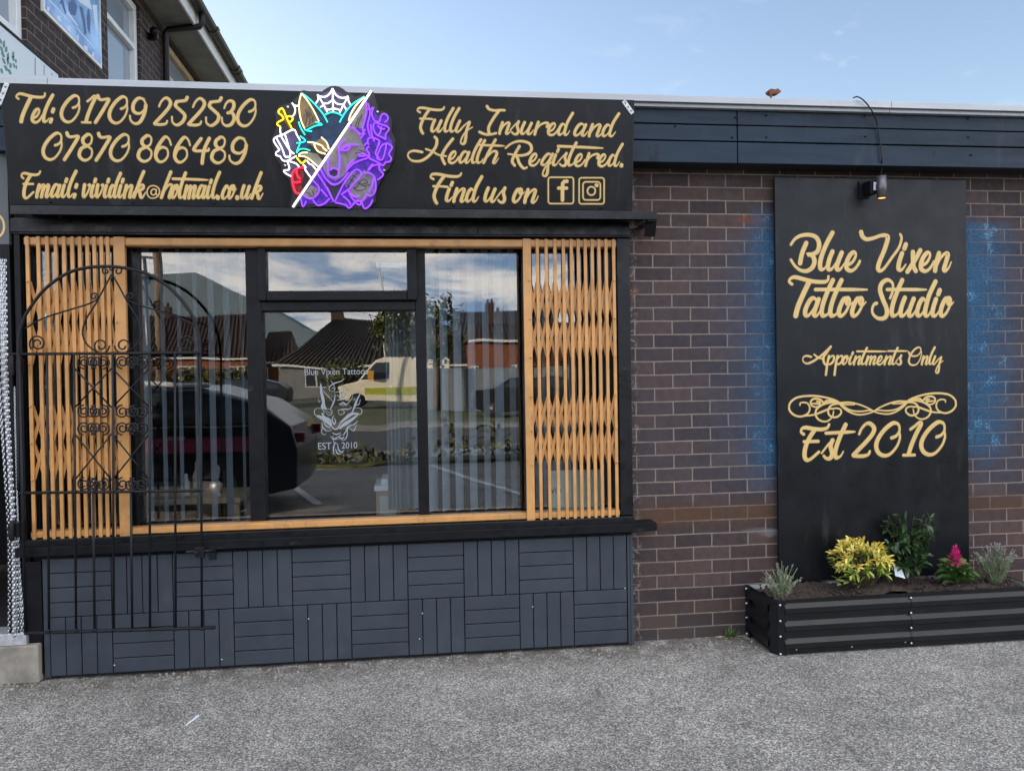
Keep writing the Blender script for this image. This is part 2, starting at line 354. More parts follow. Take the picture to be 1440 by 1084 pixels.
def gravelmat():
    m = bpy.data.materials.new('exposed_aggregate_tarmac'); m.use_nodes = True; n = NT(m.node_tree); b = m.node_tree.nodes['Principled BSDF']
    t = n.n('ShaderNodeTexCoord').outputs['Object']; x, y, z = n.sep(t)
    tw = n.n('ShaderNodeVectorMath', operation='ADD'); n.l(t, tw.inputs[0])
    nz = n.n('ShaderNodeTexNoise'); n.l(t, nz.inputs['Vector']); nz.inputs['Scale'].default_value = 60; nz.inputs['Detail'].default_value = 2
    sc_ = n.n('ShaderNodeVectorMath', operation='SCALE'); n.l(nz.outputs['Color'], sc_.inputs[0]); sc_.inputs['Scale'].default_value = .012; n.l(sc_.outputs[0], tw.inputs[1])
    v1 = n.n('ShaderNodeTexVoronoi'); n.l(tw.outputs[0], v1.inputs['Vector']); v1.inputs['Scale'].default_value = 145; v1.inputs['Randomness'].default_value = 1
    v2 = n.n('ShaderNodeTexVoronoi'); n.l(tw.outputs[0], v2.inputs['Vector']); v2.inputs['Scale'].default_value = 260
    r1 = n.sep(v1.outputs['Color'])[0]; r2 = n.sep(v2.outputs['Color'])[1]
    g = n.m('ADD', n.m('MULTIPLY', n.m('POWER', r1, 2.0), .52), n.m('MULTIPLY', r2, .16))
    edge = n.ss(v1.outputs['Distance'], .40, .80, 1.0, .46)
    big = n.noise(t, 1.1, 5, .6); patch = n.noise(t, 5.5, 5, .6)
    lum = n.m('MULTIPLY', n.m('MULTIPLY', n.m('ADD', g, .155), edge), n.m('MULTIPLY', n.ss(big, .28, .72, .80, 1.14), n.ss(patch, .28, .72, .84, 1.12)))
    col = n.mix(n.ss(r2, .2, .8), n.vec(lum, n.m('MULTIPLY', lum, .950), n.m('MULTIPLY', lum, .870)), n.vec(lum, n.m('MULTIPLY', lum, .935), n.m('MULTIPLY', lum, .83)))
    # trodden dirt and dust along the foot of the walls
    near = n.m('MULTIPLY', n.ss(n.m('ADD', y, n.m('MULTIPLY', n.m('SUBTRACT', patch, .5), .5)), -.46, -.04), n.ss(n.noise(t, 9, 4), .35, .58))
    col = n.mix(n.m('MULTIPLY', near, .70), col, (.085, .066, .047))
    tar = n.m('MULTIPLY', n.ss(n.noise(t, 2.3, 5, .65, .6), .60, .70), .32); col = n.mix(tar, col, (.075, .07, .065)); pale = n.ss(n.noise(t, 5.2, 2, .4, .4), .70, .76); col = n.mix(n.m('MULTIPLY', pale, .35), col, (.36, .35, .34))
    spots = n.ss(n.noise(t, 13, 2, .5), .735, .775)
    col = n.mix(n.m('MULTIPLY', spots, .55), col, (.045, .036, .032))
    n.l(col, b.inputs['Base Color']); b.inputs['Roughness'].default_value = .82; b.inputs['Specular IOR Level'].default_value = .35
    hgt = n.m('ADD', n.m('MULTIPLY', n.m('SUBTRACT', 1.0, v1.outputs['Distance']), 1.0), n.m('MULTIPLY', r1, .5))
    bp = n.n('ShaderNodeBump'); bp.inputs['Strength'].default_value = .9; bp.inputs['Distance'].default_value = .007
    n.l(hgt, bp.inputs['Height']); n.l(bp.outputs[0], b.inputs['Normal'])
    return m
M['gravel'] = gravelmat()
def glassmat():
    m = bpy.data.materials.new('window_glass'); m.use_nodes = True; t = m.node_tree; t.nodes.clear(); n = NT(t)
    lw = n.n('ShaderNodeLayerWeight'); lw.inputs['Blend'].default_value = .5
    f = n.m('ADD', n.m('MULTIPLY', n.m('POWER', lw.outputs['Facing'], 4.0), .8), .092, clamp=True)
    tr = n.n('ShaderNodeBsdfTransparent'); tr.inputs[0].default_value = (.90, .93, .94, 1)
    gl = n.n('ShaderNodeBsdfGlossy'); gl.inputs['Roughness'].default_value = .006; gl.inputs['Color'].default_value = (1, 1, 1, 1)
    co = n.n('ShaderNodeTexCoord').outputs['Object']
    bp = n.n('ShaderNodeBump'); bp.inputs['Strength'].default_value = .05; bp.inputs['Distance'].default_value = .02
    n.l(n.noise(co, 2.2, 1), bp.inputs['Height']); n.l(bp.outputs[0], gl.inputs['Normal'])
    mx = n.n('ShaderNodeMixShader'); n.l(f, mx.inputs[0]); n.l(tr.outputs[0], mx.inputs[1]); n.l(gl.outputs[0], mx.inputs[2])
    o = n.n('ShaderNodeOutputMaterial'); n.l(mx.outputs[0], o.inputs[0]); return m
M['glass'] = glassmat()
# ------------------------------------------------------------------ setting
gm = MB(); gm.box(-900, 900, -900, 900, -.5, -.012); struct('ground', gm, M['earth'])
fm = MB(); fm.box(-16, 16, -9.2, 0.3, -.3, 0.0); struct('tarmac_ground', fm, M['gravel'])
pm = MB(); pm.box(-60, 60, -11.6, -9.9, -.3, .06); pm.box(-60, 60, -20.6, -18.9, -.3, .06); struct('pavement', pm, M['pave'])
rm = MB(); rm.box(-60, 60, -18.9, -11.6, -.3, -.004); struct('road', rm, M['asphalt'])
vm = MB(); vm.box(-60, 60, -9.9, -9.2, -.3, .05); vm.box(-60, 60, -30, -20.6, -.3, .03); struct('grass_ground', vm, M['grass'])
lm = MB()
for x0 in (-7.2, -4.7, -2.2, .3, 2.8, 5.3): lm.bar((x0, -9.0, .004), (x0+1.1, -5.2, .004), .10, .003, (0, 0, 1))
struct('road_markings', lm, M['line'])
hm = MB()
hp = []
for i in range(41):
    x = -420+i*21; h = 9+33*math.exp(-((x+95)/60)**2)+8*math.exp(-((x-220)/120)**2)+3*math.sin(i*1.3)
    hp.append((x, -330, h))
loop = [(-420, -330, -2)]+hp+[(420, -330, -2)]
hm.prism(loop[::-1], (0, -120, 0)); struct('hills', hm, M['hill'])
# ------------------------------------------------------------------ the shop
shop = thing('shop_building', 'single storey brown brick shop unit with flat roof and wide dark framed window', 'building')
XL, XR = W(40, 540, 0).x, 1.165
wl = MB(); grid_wall(wl, -2.02, 8, 0.0, 2.93, 0.0, .22, [(-1.935, 1.165, .70, 2.26)])
wl.box(7.78, 8, .222, 6.5, 0, 2.93); wl.box(-2.02, 7.778, 6.28, 6.5, 0, 2.93); part('wall', wl, M['brick'], shop)
il = MB(); il.box(-2.0, -1.95, .222, 3.3, 0.09, 2.7); il.box(2.0, 2.06, .222, 3.3, .09, 2.7); il.box(-1.948, 1.998, 3.3, 3.36, .09, 2.7); part('interior_wall', il, M['darkroom'], shop)
il = MB(); il.box(-2.0, 2.06, .222, 3.36, 0, .088); part('interior_floor', il, M['floorwood'], shop)
il = MB(); il.box(-2.0, 2.06, .222, 3.36, 2.702, 2.75); part('ceiling', il, M['darkroom'], shop)
rf = MB(); rf.box(-7, 8.1, -.115, 6.6, 2.935, 2.965); part('roof', rf, M['concrete'], shop)
# navy fascia boards, butted at one joint, with the pale metal roof edge above
fb = MB(); jx = W(1037, 200, -.15).x
zs = [W(890, p, -.15).z for p in (228, 196.5, 173, 148)]; zs[3] = 2.915
for a, b in ((-2.0, jx-.003), (jx+.003, 8.05)):
    for i in range(3):
        fb.box(a, b, -.15-.003*(i == 1 and a > 0), -.128, zs[i]+.003, zs[i+1]-.004)
part('fascia', fb, M['navy'], shop, bev=.002)
fk = MB(); fk.box(-2.0, 8.04, -.127, 0, zs[0]+.006, 2.93); part('fascia_backing', fk, M['joint'], shop)
fk = MB()
for px, py in ((950, 177), (1078, 162), (1078, 193), (1035, 165), (1030, 193), (1217, 163), (1217, 192), (1362, 167), (1362, 193), (1366, 218)):
    p = W(px, py, -.154); fk.lathe(p, [(.006, -.004), (.006, .002), (.003, .003)], 'Y', 8)
split('screw', fk, M['joint'], shop)
re_ = MB(); sx = W(1253, 150, -.19).x
for a, b in ((-7, -1.72), (-1.718, sx-.001), (sx+.001, 8.12)):
    re_.box(a, b, -.195, -.12, 2.938, 2.972); re_.box(a, b, -.200, -.1955, 2.934, 2.942); re_.box(a, b, -.178, -.1285, 2.915, 2.9375)
part('roof_edge', re_, M['alu'], shop, bev=.003)
# window
win = MB(); y0, y1 = .0, .085
xa, xb = W(180, 550, 0).x, W(190, 550, 0).x
m1a, m1b = W(348.5, 550, 0).x, W(370, 550, 0).x; m2a, m2b = W(586, 550, 0).x, W(601, 550, 0).x
zt, zb = 2.19, .745
win.box(-1.935, 1.165, y0, y1, zt, 2.258); win.box(-1.935, 1.165, y0-.004, y1, .702, zb)
for a, b in ((-1.935, -1.885), (xa, xb), (m1a, m1b), (m2a, m2b), (1.115, 1.165)): win.box(a, b, y0-.002 if a in (m1a, m2a) else y0+.004, y1-.002, zb+.0005, zt-.0005)
ztr0, ztr1 = W(480, 437, 0).z, W(480, 424, 0).z
win.box(m1b+.0005, m2a-.0005, y0-.006, y1-.004, ztr0, ztr1)
wframe = part('window', win, M['blackwood'], shop, bev=.004)
fl = MB(); fx0, fx1 = m1b-.012, m2a+.012; fz0, fz1 = ztr1+.002, zt-.002; ft = .05
fb0 = W(480, 409, -.02).z; fa, fbx = W(374, 380, -.02).x, W(572, 380, -.02).x
fl.box(fx0, fa, -.03, .03, fz0, fz1); fl.box(fbx, fx1, -.03, .03, fz0, fz1); fl.box(fa+.0004, fbx-.0004, -.03, .03, fz0, fb0); fl.box(fa+.0004, fbx-.0004, -.03, .03, fz1-.02, fz1)
part('fanlight_frame', fl, M['blackwood'], wframe, bev=.006)
for a, b, c, d, yy in ((-1.885, m1a, zb, zt, GLASS_Y), (m1b, m2a, zb, ztr0, GLASS_Y), (m2b, 1.115, zb, zt, GLASS_Y), (fa-.005, fbx+.005, fb0-.005, fz1-.015, .012)):
    g = MB(); g.box(a+.0006, b-.0006, yy, yy+.006, c+.0006, d-.0006); part('pane', g, M['glass'], wframe)
hb = MB(); hb.box(-1.985, 1.205, -.075, -.001, 2.236, 2.318); xs_ = W(672, 325, -.08).x
hb.box(-1.98, xs_-.001, -.083, -.076, 2.245, 2.312); hb.box(xs_+.001, 1.20, -.083, -.076, 2.245, 2.312); part('header_beam', hb, M['black'], shop, bev=.003)
# black jambs
jb = MB(); jl = W(13, 540, -.06).x
jb.box(jl-.02, -1.915, -.045, -.001, 0.17, 2.235); jb.box(jl-.02, jl+.028, -.085, -.046, .17, 2.32); jb.box(-1.945, -1.915, -.075, -.046, .62, 2.235)
jb.box(-1.99, -1.857, -.07, -.001, 0, .612) if False else None
jb.box(jl+.03, -1.857, -.062, -.0455, .03, .60); part('side_post', jb, M['blackwood'], shop, bev=.004)
jb = MB(); jb.box(1.132, 1.205, -.055, -.001, .715, 2.236); part('side_post', jb, M['black'], shop, bev=.004)
# sill in two steps and the flat iron rail below it
sb = MB(); sb.box(-1.945, 1.205, -.085, -.001, .668, .714); sb.box(-1.93, 1.20, -.070, -.001, .622, .667); part('sill', sb, M['black'], shop, bev=.004)
def arail(z, x0, x1, yf, name):
    a = MB(); a.box(x0, x1, yf, yf+.006, z-.022, z+.022); a.box(x0, x1, yf+.0065, -.002, z+.016, z+.022)
    return a
zr = W(900, 739, -.125).z
a = arail(zr-.01, -1.95, W(924, 738, -.125).x, -.125, '')
part('lower_rail', a, M['blackwood'], shop, bev=.002)
zr2 = W(700, 301, -.225).z; xe = W(924, 305, -.225).x
a = arail(zr2, W(14, 300, -.225).x, xe, -.225, ''); a.box(xe-.05, xe-.005, -.22, -.002, zr2-.03, zr2-.024)
q0 = W(911, 304, -.17); q1 = W(921, 333, -.10)
a.hexa([Vector(p) for p in ((q0.x, -.10, q1.z), (q0.x+.062, -.10, q1.z), (q0.x+.062, -.094, q1.z), (q0.x, -.094, q1.z), (q0.x-.012, -.175, q0.z), (q0.x+.05, -.175, q0.z), (q0.x+.05, -.169, q0.z), (q0.x-.012, -.169, q0.z))])
part('upper_rail', a, M['black'], shop, bev=.002)
# basket-weave cladding under the sill
cl_ = MB(); tx, tz, th = -1.818, .020, .2965; pw = (1.158+1.818)/10
cb = MB(); cb.box(-1.852, 1.197, -.050, -.001, .006, .615); part('cladding_backing', cb, M['joint'], shop)
for r in range(2):
    for c in range(10):
        x0, z0 = tx+c*pw, tz+r*th; vert = (c+r) % 2 == 0
        for k in range(4):
            jit = random.uniform(-.0012, .0012)
            if vert: a, b, c_, d = x0+k*pw/4, x0+(k+1)*pw/4, z0, z0+th
            else: a, b, c_, d = x0, x0+pw, z0+k*th/4, z0+(k+1)*th/4
            cl_.box(a+.0022, b-.0022, -.074+jit, -.0505, c_+.0022, d-.0022)
cl_.box(-1.850, -1.822, -.066, -.0505, .012, .612); cl_.box(1.162, 1.176, -.072, -.0505, .012, .612); cl_.box(1.178, 1.195, -.068, -.0505, .012, .612)
part('cladding', cl_, M['slate'], shop, bev=.0022)
ck = MB()
for px, py in ((434, 870), (594, 862), (749, 853), (161, 935), (312, 927), (879, 827), (590, 898)):
    ck.lathe(W(px, py, -.075), [(.004, -.003), (.004, .0015), (.002, .002)], 'Y', 8)
split('screw', ck, M['steel'], shop)
# top and bottom tracks of the folding grilles
GY = -.05
gz1, gz0 = W(500, 336.5, GY).z, W(500, 347.5, GY).z
bz1, bz0 = W(500, 729.5, GY).z, W(500, 738.5, GY).z
for a, b in ((gz0, gz1), (bz0, bz1)):
    tb = MB(); tb.box(-1.898, 1.125, GY-.014, -.002, a, b); tb.box(-1.898, 1.125, GY-.02, GY-.0145, a+.004, b-.003); part('grille_track', tb, M['gold'], shop, bev=.002)
# ------------------------------------------------------------------ folding security grilles
def grille(label, uppx, endpx, endleft):
    xs = [W(p, 345, GY).x for p in uppx]; e0, e1 = (W(p, 345, GY).x for p in endpx)
    g = thing('security_grille', label, 'security grille', ((xs[0]+xs[-1])/2, GY, bz0), 'folding security grilles either side of the window')
    z0, z1 = bz0-.004, gz1+.002
    for x in xs:
        u = MB(); u.box(x-.0085, x+.0085, GY-.030, GY-.0235, z0, z1); u.box(x-.0075, x-.0050, GY-.023, GY-.014, z0+.05, z1-.05); u.box(x+.0050, x+.0075, GY-.023, GY-.014, z0+.05, z1-.05)
        part('upright', u, M['gold'], g, bev=.0015)
    u = MB(); u.box(min(e0, e1), max(e0, e1), GY-.030, GY-.0205, z0-.006, z1+.001); u.box(e0+.004, e1-.004, GY-.02, GY+.01, z0+.05, z1-.05); part('end_post', u, M['gold'], g, bev=.003)
    allx = sorted(xs+[(e0+.012) if not endleft else (e1-.012)])
    for band in ((396, 451, 506), (562, 611, 660)):
        hs = [W(500, p, GY).z for p in band]
        st = MB()
        for xa_, xb_ in zip(allx, allx[1:]):
            for ht, hb_ in zip(hs, hs[1:]):
                st.bar((xa_, GY-.006, ht), (xb_, GY-.006, hb_), .0165, .003); st.bar((xb_, GY-.0100, ht), (xa_, GY-.0100, hb_), .0165, .003)
        for i, x in enumerate(allx):
            for hh in hs: st.lathe((x, GY-.0345, hh), [(.005, -.006), (.0045, .001), (.003, .002)], 'Y', 8) if i in (0, len(allx)-1) else None
        part('lattice', st, M['gold'], g)
    return g
grille('gold folding security grille bunched behind the black iron scroll gate', [41.7, 57, 69.4, 81.4, 93, 104.5, 115, 125.5, 135.3, 145.3, 154], (162, 178), False)
grille('gold folding security grille bunched up in front of the pale green board', [754.4, 766.7, 779, 790.7, 801.8, 811.5, 821.3, 831, 840.4, 850.4, 861], (734, 745.5), True)
# ------------------------------------------------------------------ brush lettering (stroke glyphs drawn for this scene)
G = {
'a': (1.0, [[(.75, .85), (.62, 1), (.45, .96), (.27, .7), (.12, .33), (.12, .06), (.24, 0), (.42, .15), (.68, .58), (.84, .9)], [(.86, .94), (.68, .42), (.6, .12), (.66, 0), (.8, .05), (1.0, .37)]]),
'c': (.72, [[(.72, .75), (.68, .95), (.52, .98), (.25, .62), (.1, .22), (.16, 0), (.34, -.02), (.58, .18), (.76, .45)]]),
'd': (.9, [[(.52, .86), (.37, .97), (.17, .7), (.04, .28), (.06, .05), (.17, 0), (.33, .13), (.56, .54)], [(1.13, 1.95), (.76, 1.2), (.56, .53), (.5, .15), (.58, 0), (.72, .05), (.9, .37)]]),
'e': (.84, [[(.13, .25), (.42, .42), (.6, .72), (.62, .93), (.5, 1.0), (.3, .83), (.12, .45), (.1, .12), (.22, -.03), (.4, -.05), (.6, .08), (.78, .33), (.86, .5)]]),
'g': (1.05, [[(.95, .9), (.72, 1.02), (.42, .7), (.19, .23), (.27, .02), (.5, .1), (.87, .68)], [(1.06, 1.0), (.72, .15), (.66, -.53), (.57, -.9), (.4, -.98), (.27, -.8), (.5, -.15), (.87, .15), (1.2, .47)]]),
'h': (1.12, [[(1.03, 2.1), (.57, 1.15), (.07, 0)], [(.25, .4), (.78, 1.0), (1.08, 1.03), (1.14, .8), (.93, .25), (.87, 0), (1.03, 0), (1.28, .43)]]),
'i': (.5, [[(.26, .95), (.1, .48), (.05, .12), (.13, 0), (.28, .05), (.48, .32)], [1.0, (.48, 1.46), (.39, 1.22)]]),
'k': (1.12, [[(1.03, 2.1), (.57, 1.15), (.07, 0)], [(.3, .42), (.7, .95), (.96, .97), (.93, .7), (.52, .5)], [(.5, .5), (.68, .3), (.74, .02), (.92, 0), (1.22, .42)]]),
'l': (.48, [[(.82, 2.1), (.5, 1.5), (.25, .9), (.12, .4), (.13, .08), (.22, 0), (.38, .07), (.52, .28)]]),
'm': (1.3, [[(.31, .97), (.15, .42), (.08, -.03)], [(.13, .15), (.38, .67), (.62, .97), (.72, .86), (.6, .42), (.5, -.02)], [(.55, .15), (.8, .7), (1.05, .98), (1.15, .86), (1.02, .42), (.93, .05), (1.03, -.03), (1.2, .15), (1.36, .42)]]),
'n': (.95, [[(.31, .97), (.15, .42), (.08, -.03)], [(.13, .15), (.38, .67), (.68, .96), (.82, .88), (.7, .42), (.6, .05), (.7, -.03), (.88, .15), (1.02, .47)]]),
'o': (.74, [[(.5, .97), (.33, .97), (.13, .6), (.03, .22), (.08, .02), (.2, 0), (.4, .2), (.58, .57), (.64, .9), (.55, 1.02), (.45, .9), (.48, .67), (.63, .6), (.8, .78)]]),
'p': (1.0, [[(.43, 1.03), (.25, .15), (.07, -1.35)], [(.3, .45), (.7, .98), (1.0, .95), (.96, .42), (.64, .03), (.36, 0)]]),
'r': (1.02, [[(.35, 1.08), (.2, .55), (.07, -.02)], [(.12, .3), (.5, .83), (.9, 1.03), (1.1, .95), (1.02, .68)]]),
's': (.72, [[.72, (-.05, .3), (.32, .8), (.6, 1.08)], [(.6, 1.08), (.48, .72), (.58, .25), (.45, -.03), (.22, -.03), (.08, .12)]]),
't': (.48, [[(.66, 2.03), (.37, 1.4), (.13, .75), (.03, .27), (.08, .02), (.18, 0), (.37, .1), (.52, .37)]]),
'u': (1.04, [[(.34, 1.03), (.17, .6), (.08, .2), (.12, .02), (.22, 0), (.38, .13), (.72, .68)], [(.87, .97), (.68, .5), (.58, .15), (.62, 0), (.74, 0), (.87, .12), (1.02, .37)]]),
'v': (.78, [[(.2, 1.0), (.1, .5), (.08, .08), (.2, 0), (.46, .32), (.7, .8), (.74, 1.0), (.62, .95)]]),
'x': (.76, [[(.39, 1.03), (.4, .6), (.43, .2), (.56, -.05)], [(.82, 1.13), (.5, .55), (.07, -.1)]]),
'y': (1.1, [[(.39, .97), (.1, .25), (.14, 0), (.34, .05), (.72, .52), (1.1, .9)], [(1.18, .86), (.93, .03), (.88, -.54), (.78, -1.0), (.6, -1.1), (.46, -.9), (.71, -.25), (1.07, .16), (1.43, .42)]]),
'.': (.5, [[1.3, (.16, .08), (.15, .0)]]),
':': (.6, [[1.05, (.40, 1.0), (.32, .78)], [1.05, (.24, .2), (.16, -.02)]]),
'A': (2.65, [[(3.3, 2.2), (2.57, 1.43), (1.86, .8), (1.14, .3), (.5, .07), (.07, .36), (.1, .86), (.5, 1.03), (1.0, .9)], [.8, (1.36, 1.2), (1.86, .8), (2.5, .64)], [(3.3, 2.2), (2.8, 1.43), (2.43, .8), (2.5, .2), (2.68, -.07)]]),
'B': (1.62, [[(.08, 1.4), (.29, 1.7), (.6, 1.9), (1.08, 1.97), (1.5, 1.84), (1.68, 1.47), (1.6, 1.05), (1.34, .87), (1.03, .84), (1.29, .78), (1.42, .47), (1.29, .1), (.97, -.1), (.6, -.05), (.29, .2), (.08, .53)], [(.95, 1.5), (.71, .9), (.6, .34)]]),
'E': (1.3, [[(.18, 1.5), (.02, 1.64), (.07, 1.85), (.32, 1.91), (.77, 1.82), (1.26, 1.78), (1.58, 1.87), (1.69, 2.07)], [(.83, 1.75), (.5, 1.24), (.27, .65), (.23, .11), (.38, -.11), (.63, -.02), (1.08, .38)], [.85, (.2, 1.04), (.63, 1.04), (1.04, 1.04)]]),
'F': (1.07, [[(.2, 1.7), (.0, 1.85), (.1, 2.07), (.53, 2.1), (1.25, 1.96), (1.82, 1.93), (2.1, 2.03), (2.18, 2.2)], [(.96, 1.95), (.53, 1.25), (.25, .46), (.32, .03), (.43, -.18)], [.8, (.2, 1.14), (.68, 1.14), (1.2, 1.1)]]),
'H': (3.25, [[(2.2, 2.3), (2.36, 2.05), (2.3, 1.5), (1.98, .92), (1.55, .42), (1.0, .1), (.35, .14), (.04, .5), (.1, .85), (.5, 1.03), (1.17, .92)], [.75, (1.48, 1.2), (1.98, 1.0), (2.5, .68), (3.1, .57)], [(3.65, 2.16), (3.1, 1.35), (2.77, .64), (2.84, .2), (3.0, -.14)]]),
'I': (1.48, [[(.6, 2.4), (.77, 2.15), (1.16, 2.04), (1.58, 2.08), (1.94, 2.08)], [(1.5, 2.0), (1.1, 1.34), (.74, .56), (.74, .07), (.8, -.05)], [(.03, .07), (.39, -.1), (.8, -.14), (1.3, 0)]]),
'O': (1.65, [[.85, (.03, 1.47), (.23, 1.13), (.7, 1.0), (1.23, 1.13), (1.57, 1.57), (1.57, 1.97), (1.3, 2.1), (.77, 1.83), (.23, 1.1), (.03, .37), (.23, -.03), (.63, -.13), (1.1, .03), (1.5, .63), (1.67, 1.37), (1.57, 1.9)]]),
'R': (1.88, [[(.06, 1.5), (.45, 1.86), (.96, 2.1), (1.54, 2.1), (2.0, 1.86), (2.1, 1.4), (1.86, 1.02), (1.35, .85), (.9, .85)], [(1.15, 1.67), (.77, .9), (.58, .32), (.77, -.06)], [(.9, .85), (1.0, .6), (1.15, .13), (1.47, -.3), (1.73, -.23)], [.7, (.26, .96), (.6, .92), (.95, .87)]]),
'S': (1.16, [[(1.1, 1.0), (1.24, 1.37), (1.26, 1.8), (1.08, 2.0), (.87, 2.03), (.6, 1.84), (.5, 1.47), (.66, .95), (.9, .37), (.87, 0), (.66, -.16), (.34, -.13), (.08, .1), (.03, .37), (.13, .63), (.29, .71)]]),
'T': (.79, [[(.16, 1.8), (.0, 1.95), (.1, 2.13), (.35, 2.2), (.9, 2.06), (1.4, 1.95), (1.95, 1.93), (2.16, 2.03), (2.2, 2.25)], [1.12, (1.13, 1.95), (.8, 1.25), (.5, .53), (.37, 0)]]),
'V': (2.17, [[(.05, 2.15), (.13, 1.9), (.36, 1.75), (.72, 1.8), (1.2, 1.96), (1.5, 1.96), (1.6, 1.8), (1.4, 1.13), (1.13, .5), (1.03, .1), (1.15, -.05), (1.4, .1), (1.85, .72), (2.25, 1.28), (2.4, 1.8), (2.33, 2.03)]]),
'0': (1.72, [[(.97, 1.08), (1.26, 1.2), (1.46, 1.49), (1.44, 1.85), (1.26, 2.0), (1.0, 1.98), (.54, 1.62), (.14, 1.08), (0, .59), (.14, .18), (.5, -.02), (.9, .09), (1.3, .54), (1.49, 1.04), (1.46, 1.42)]]),
'1': (1.12, [[(.45, 1.6), (.7, 1.78), (.98, 2.0), (1.1, 1.9), (.8, 1.3), (.5, .6), (.33, .05)], [.8, (0, -.02), (.35, -.02), (.7, -.02)]]),
'2': (1.5, [[(.43, 1.37), (.6, 1.73), (.88, 2.0), (1.13, 2.0), (1.37, 1.73), (1.28, 1.37), (.88, .88), (.43, .43), (.07, .06)], [(.07, .02), (.45, -.02), (.8, .0), (1.03, .1), (1.1, .27)]]),
'3': (1.3, [[(.21, 1.32), (.36, 1.68), (.64, 1.89), (.96, 1.78), (.98, 1.4), (.75, 1.05), (.5, .96)], [(.6, 1.0), (.9, .92), (1.03, .54), (.79, .1), (.39, -.03), (.07, .18), (0, .6)]]),
'4': (1.35, [[(.56, 1.82), (.04, 1.1), (.07, .9), (.43, .87), (1.1, .92), (1.16, 1.07)], [(1.2, 1.86), (.86, 1.14), (.71, .5), (.64, -.07)]]),
'5': (1.3, [[(1.25, 2.1), (1.1, 1.87), (.64, 1.8), (.36, 1.76)], [(.38, 1.72), (.29, 1.45), (.71, 1.08), (1.05, .73), (.93, .3), (.57, .01), (.29, -.02), (.03, .2), (0, .59)]]),
'6': (1.48, [[(1.18, 1.29), (1.04, 1.71), (.75, 1.9), (.39, 1.5), (.07, .93), (0, .36), (.25, 0), (.61, .04), (.93, .43), (.89, .93), (.54, 1.1), (.18, .93), (.03, .6)]]),
'7': (1.15, [[(.2, 2.05), (.3, 1.82), (.57, 1.75), (1.0, 1.82), (1.07, 1.68), (.5, .75), (0, 0)]]),
'8': (1.4, [[(.7, 1.96), (.36, 1.66), (.36, 1.32), (.64, 1.12), (.96, 1.29), (1.06, 1.71), (.9, 1.95), (.66, 1.96)], [(.66, 1.08), (.2, .86), (.04, .36), (.29, .04), (.64, 0), (1.0, .29), (1.04, .79), (.64, 1.1)]]),
'9': (1.48, [[(1.14, 1.86), (.71, 1.93), (.3, 1.5), (.29, .95), (.71, .75), (1.1, .95), (1.32, 1.43), (1.1, 1.88)], [(1.32, 1.4), (1.21, .79), (.86, .14), (.43, -.03), (.07, .21), (0, .57)]]),
}
ZO = [0]
def ribbon(mb, pts, ws, nrm, h, hc):        # domed flat stroke with round ends, raised h..hc off the board
    ZO[0] += 1; h += (ZO[0] % 40)*6e-6; hc += (ZO[0] % 40)*6e-6
    n = len(pts); L = []; Rr = []; Cc = []
    for i in range(n):
        t = pts[min(i+1, n-1)]-pts[max(i-1, 0)]
        if t.length < 1e-9: t = Vector((1, 0, 0))
        t.normalize(); s_ = t.cross(nrm)*ws[i]/2
        L.append(pts[i]+s_+nrm*h); Rr.append(pts[i]-s_+nrm*h); Cc.append(pts[i]+nrm*hc)
    vs = L+Cc+Rr; fs = []
    for i in range(n-1): fs += [(i, i+1, n+i+1, n+i), (n+i, n+i+1, 2*n+i+1, 2*n+i)]
    for e in (0, n-1):
        t = (pts[1]-pts[0]).normalized()*-1 if e == 0 else (pts[-1]-pts[-2]).normalized()
        s_ = (L[e]-Rr[e]).normalized(); r = ws[e]/2; b = len(vs); k = 6
        for j in range(1, k):
            a = math.pi*j/k; vs.append(pts[e]+nrm*h+s_*r*math.cos(a)+t*r*math.sin(a))
        chain = [e]+list(range(b, b+k-1))+[2*n+e]
        for j in range(len(chain)-1): fs.append((n+e, chain[j], chain[j+1]))
    fs = [f if (vs[f[1]]-vs[f[0]]).cross(vs[f[2]]-vs[f[0]]).dot(nrm) >= 0 else f[::-1] for f in fs]
    mb.add(vs, fs, True)
def flush(par, nm='lettering', rnm='lettering_edge'):
    global gold, rim
    if gold.v: o = part(nm, gold, M['letter'], par); part(rnm, rim, M['letter_rim'], o)
    gold, rim = MB(), MB()
def stroke(gold, rim, pxpts, wpx, P, nrm, pen=True, taper=False, k=5, rimpx=1.0):
    c = crom([Vector((a, b, 0)) for a, b in pxpts], k)
    p3 = [P(v.x, v.y) for v in c]
    sc_ = (P(c[0].x, c[0].y+10)-P(c[0].x, c[0].y)).length/10; n = len(c); ws = []
    for i in range(n):
        d = c[min(i+1, n-1)]-c[max(i-1, 0)]; dn = d.y/(d.length+1e-9)
        w_ = wpx*((.86+.18*max(0, dn)-.30*max(0, -dn)) if pen else 1)
        if taper:
            f = i/(n-1)
            if f > .72: w_ *= 1-.55*(f-.72)/.28
        ws.append(w_*sc_)
    ribbon(gold, p3, ws, nrm, .0014, .0022)
    if rim is not None: ribbon(rim, p3, [a+2*rimpx*sc_ for a in ws], nrm, .0004, .0010)
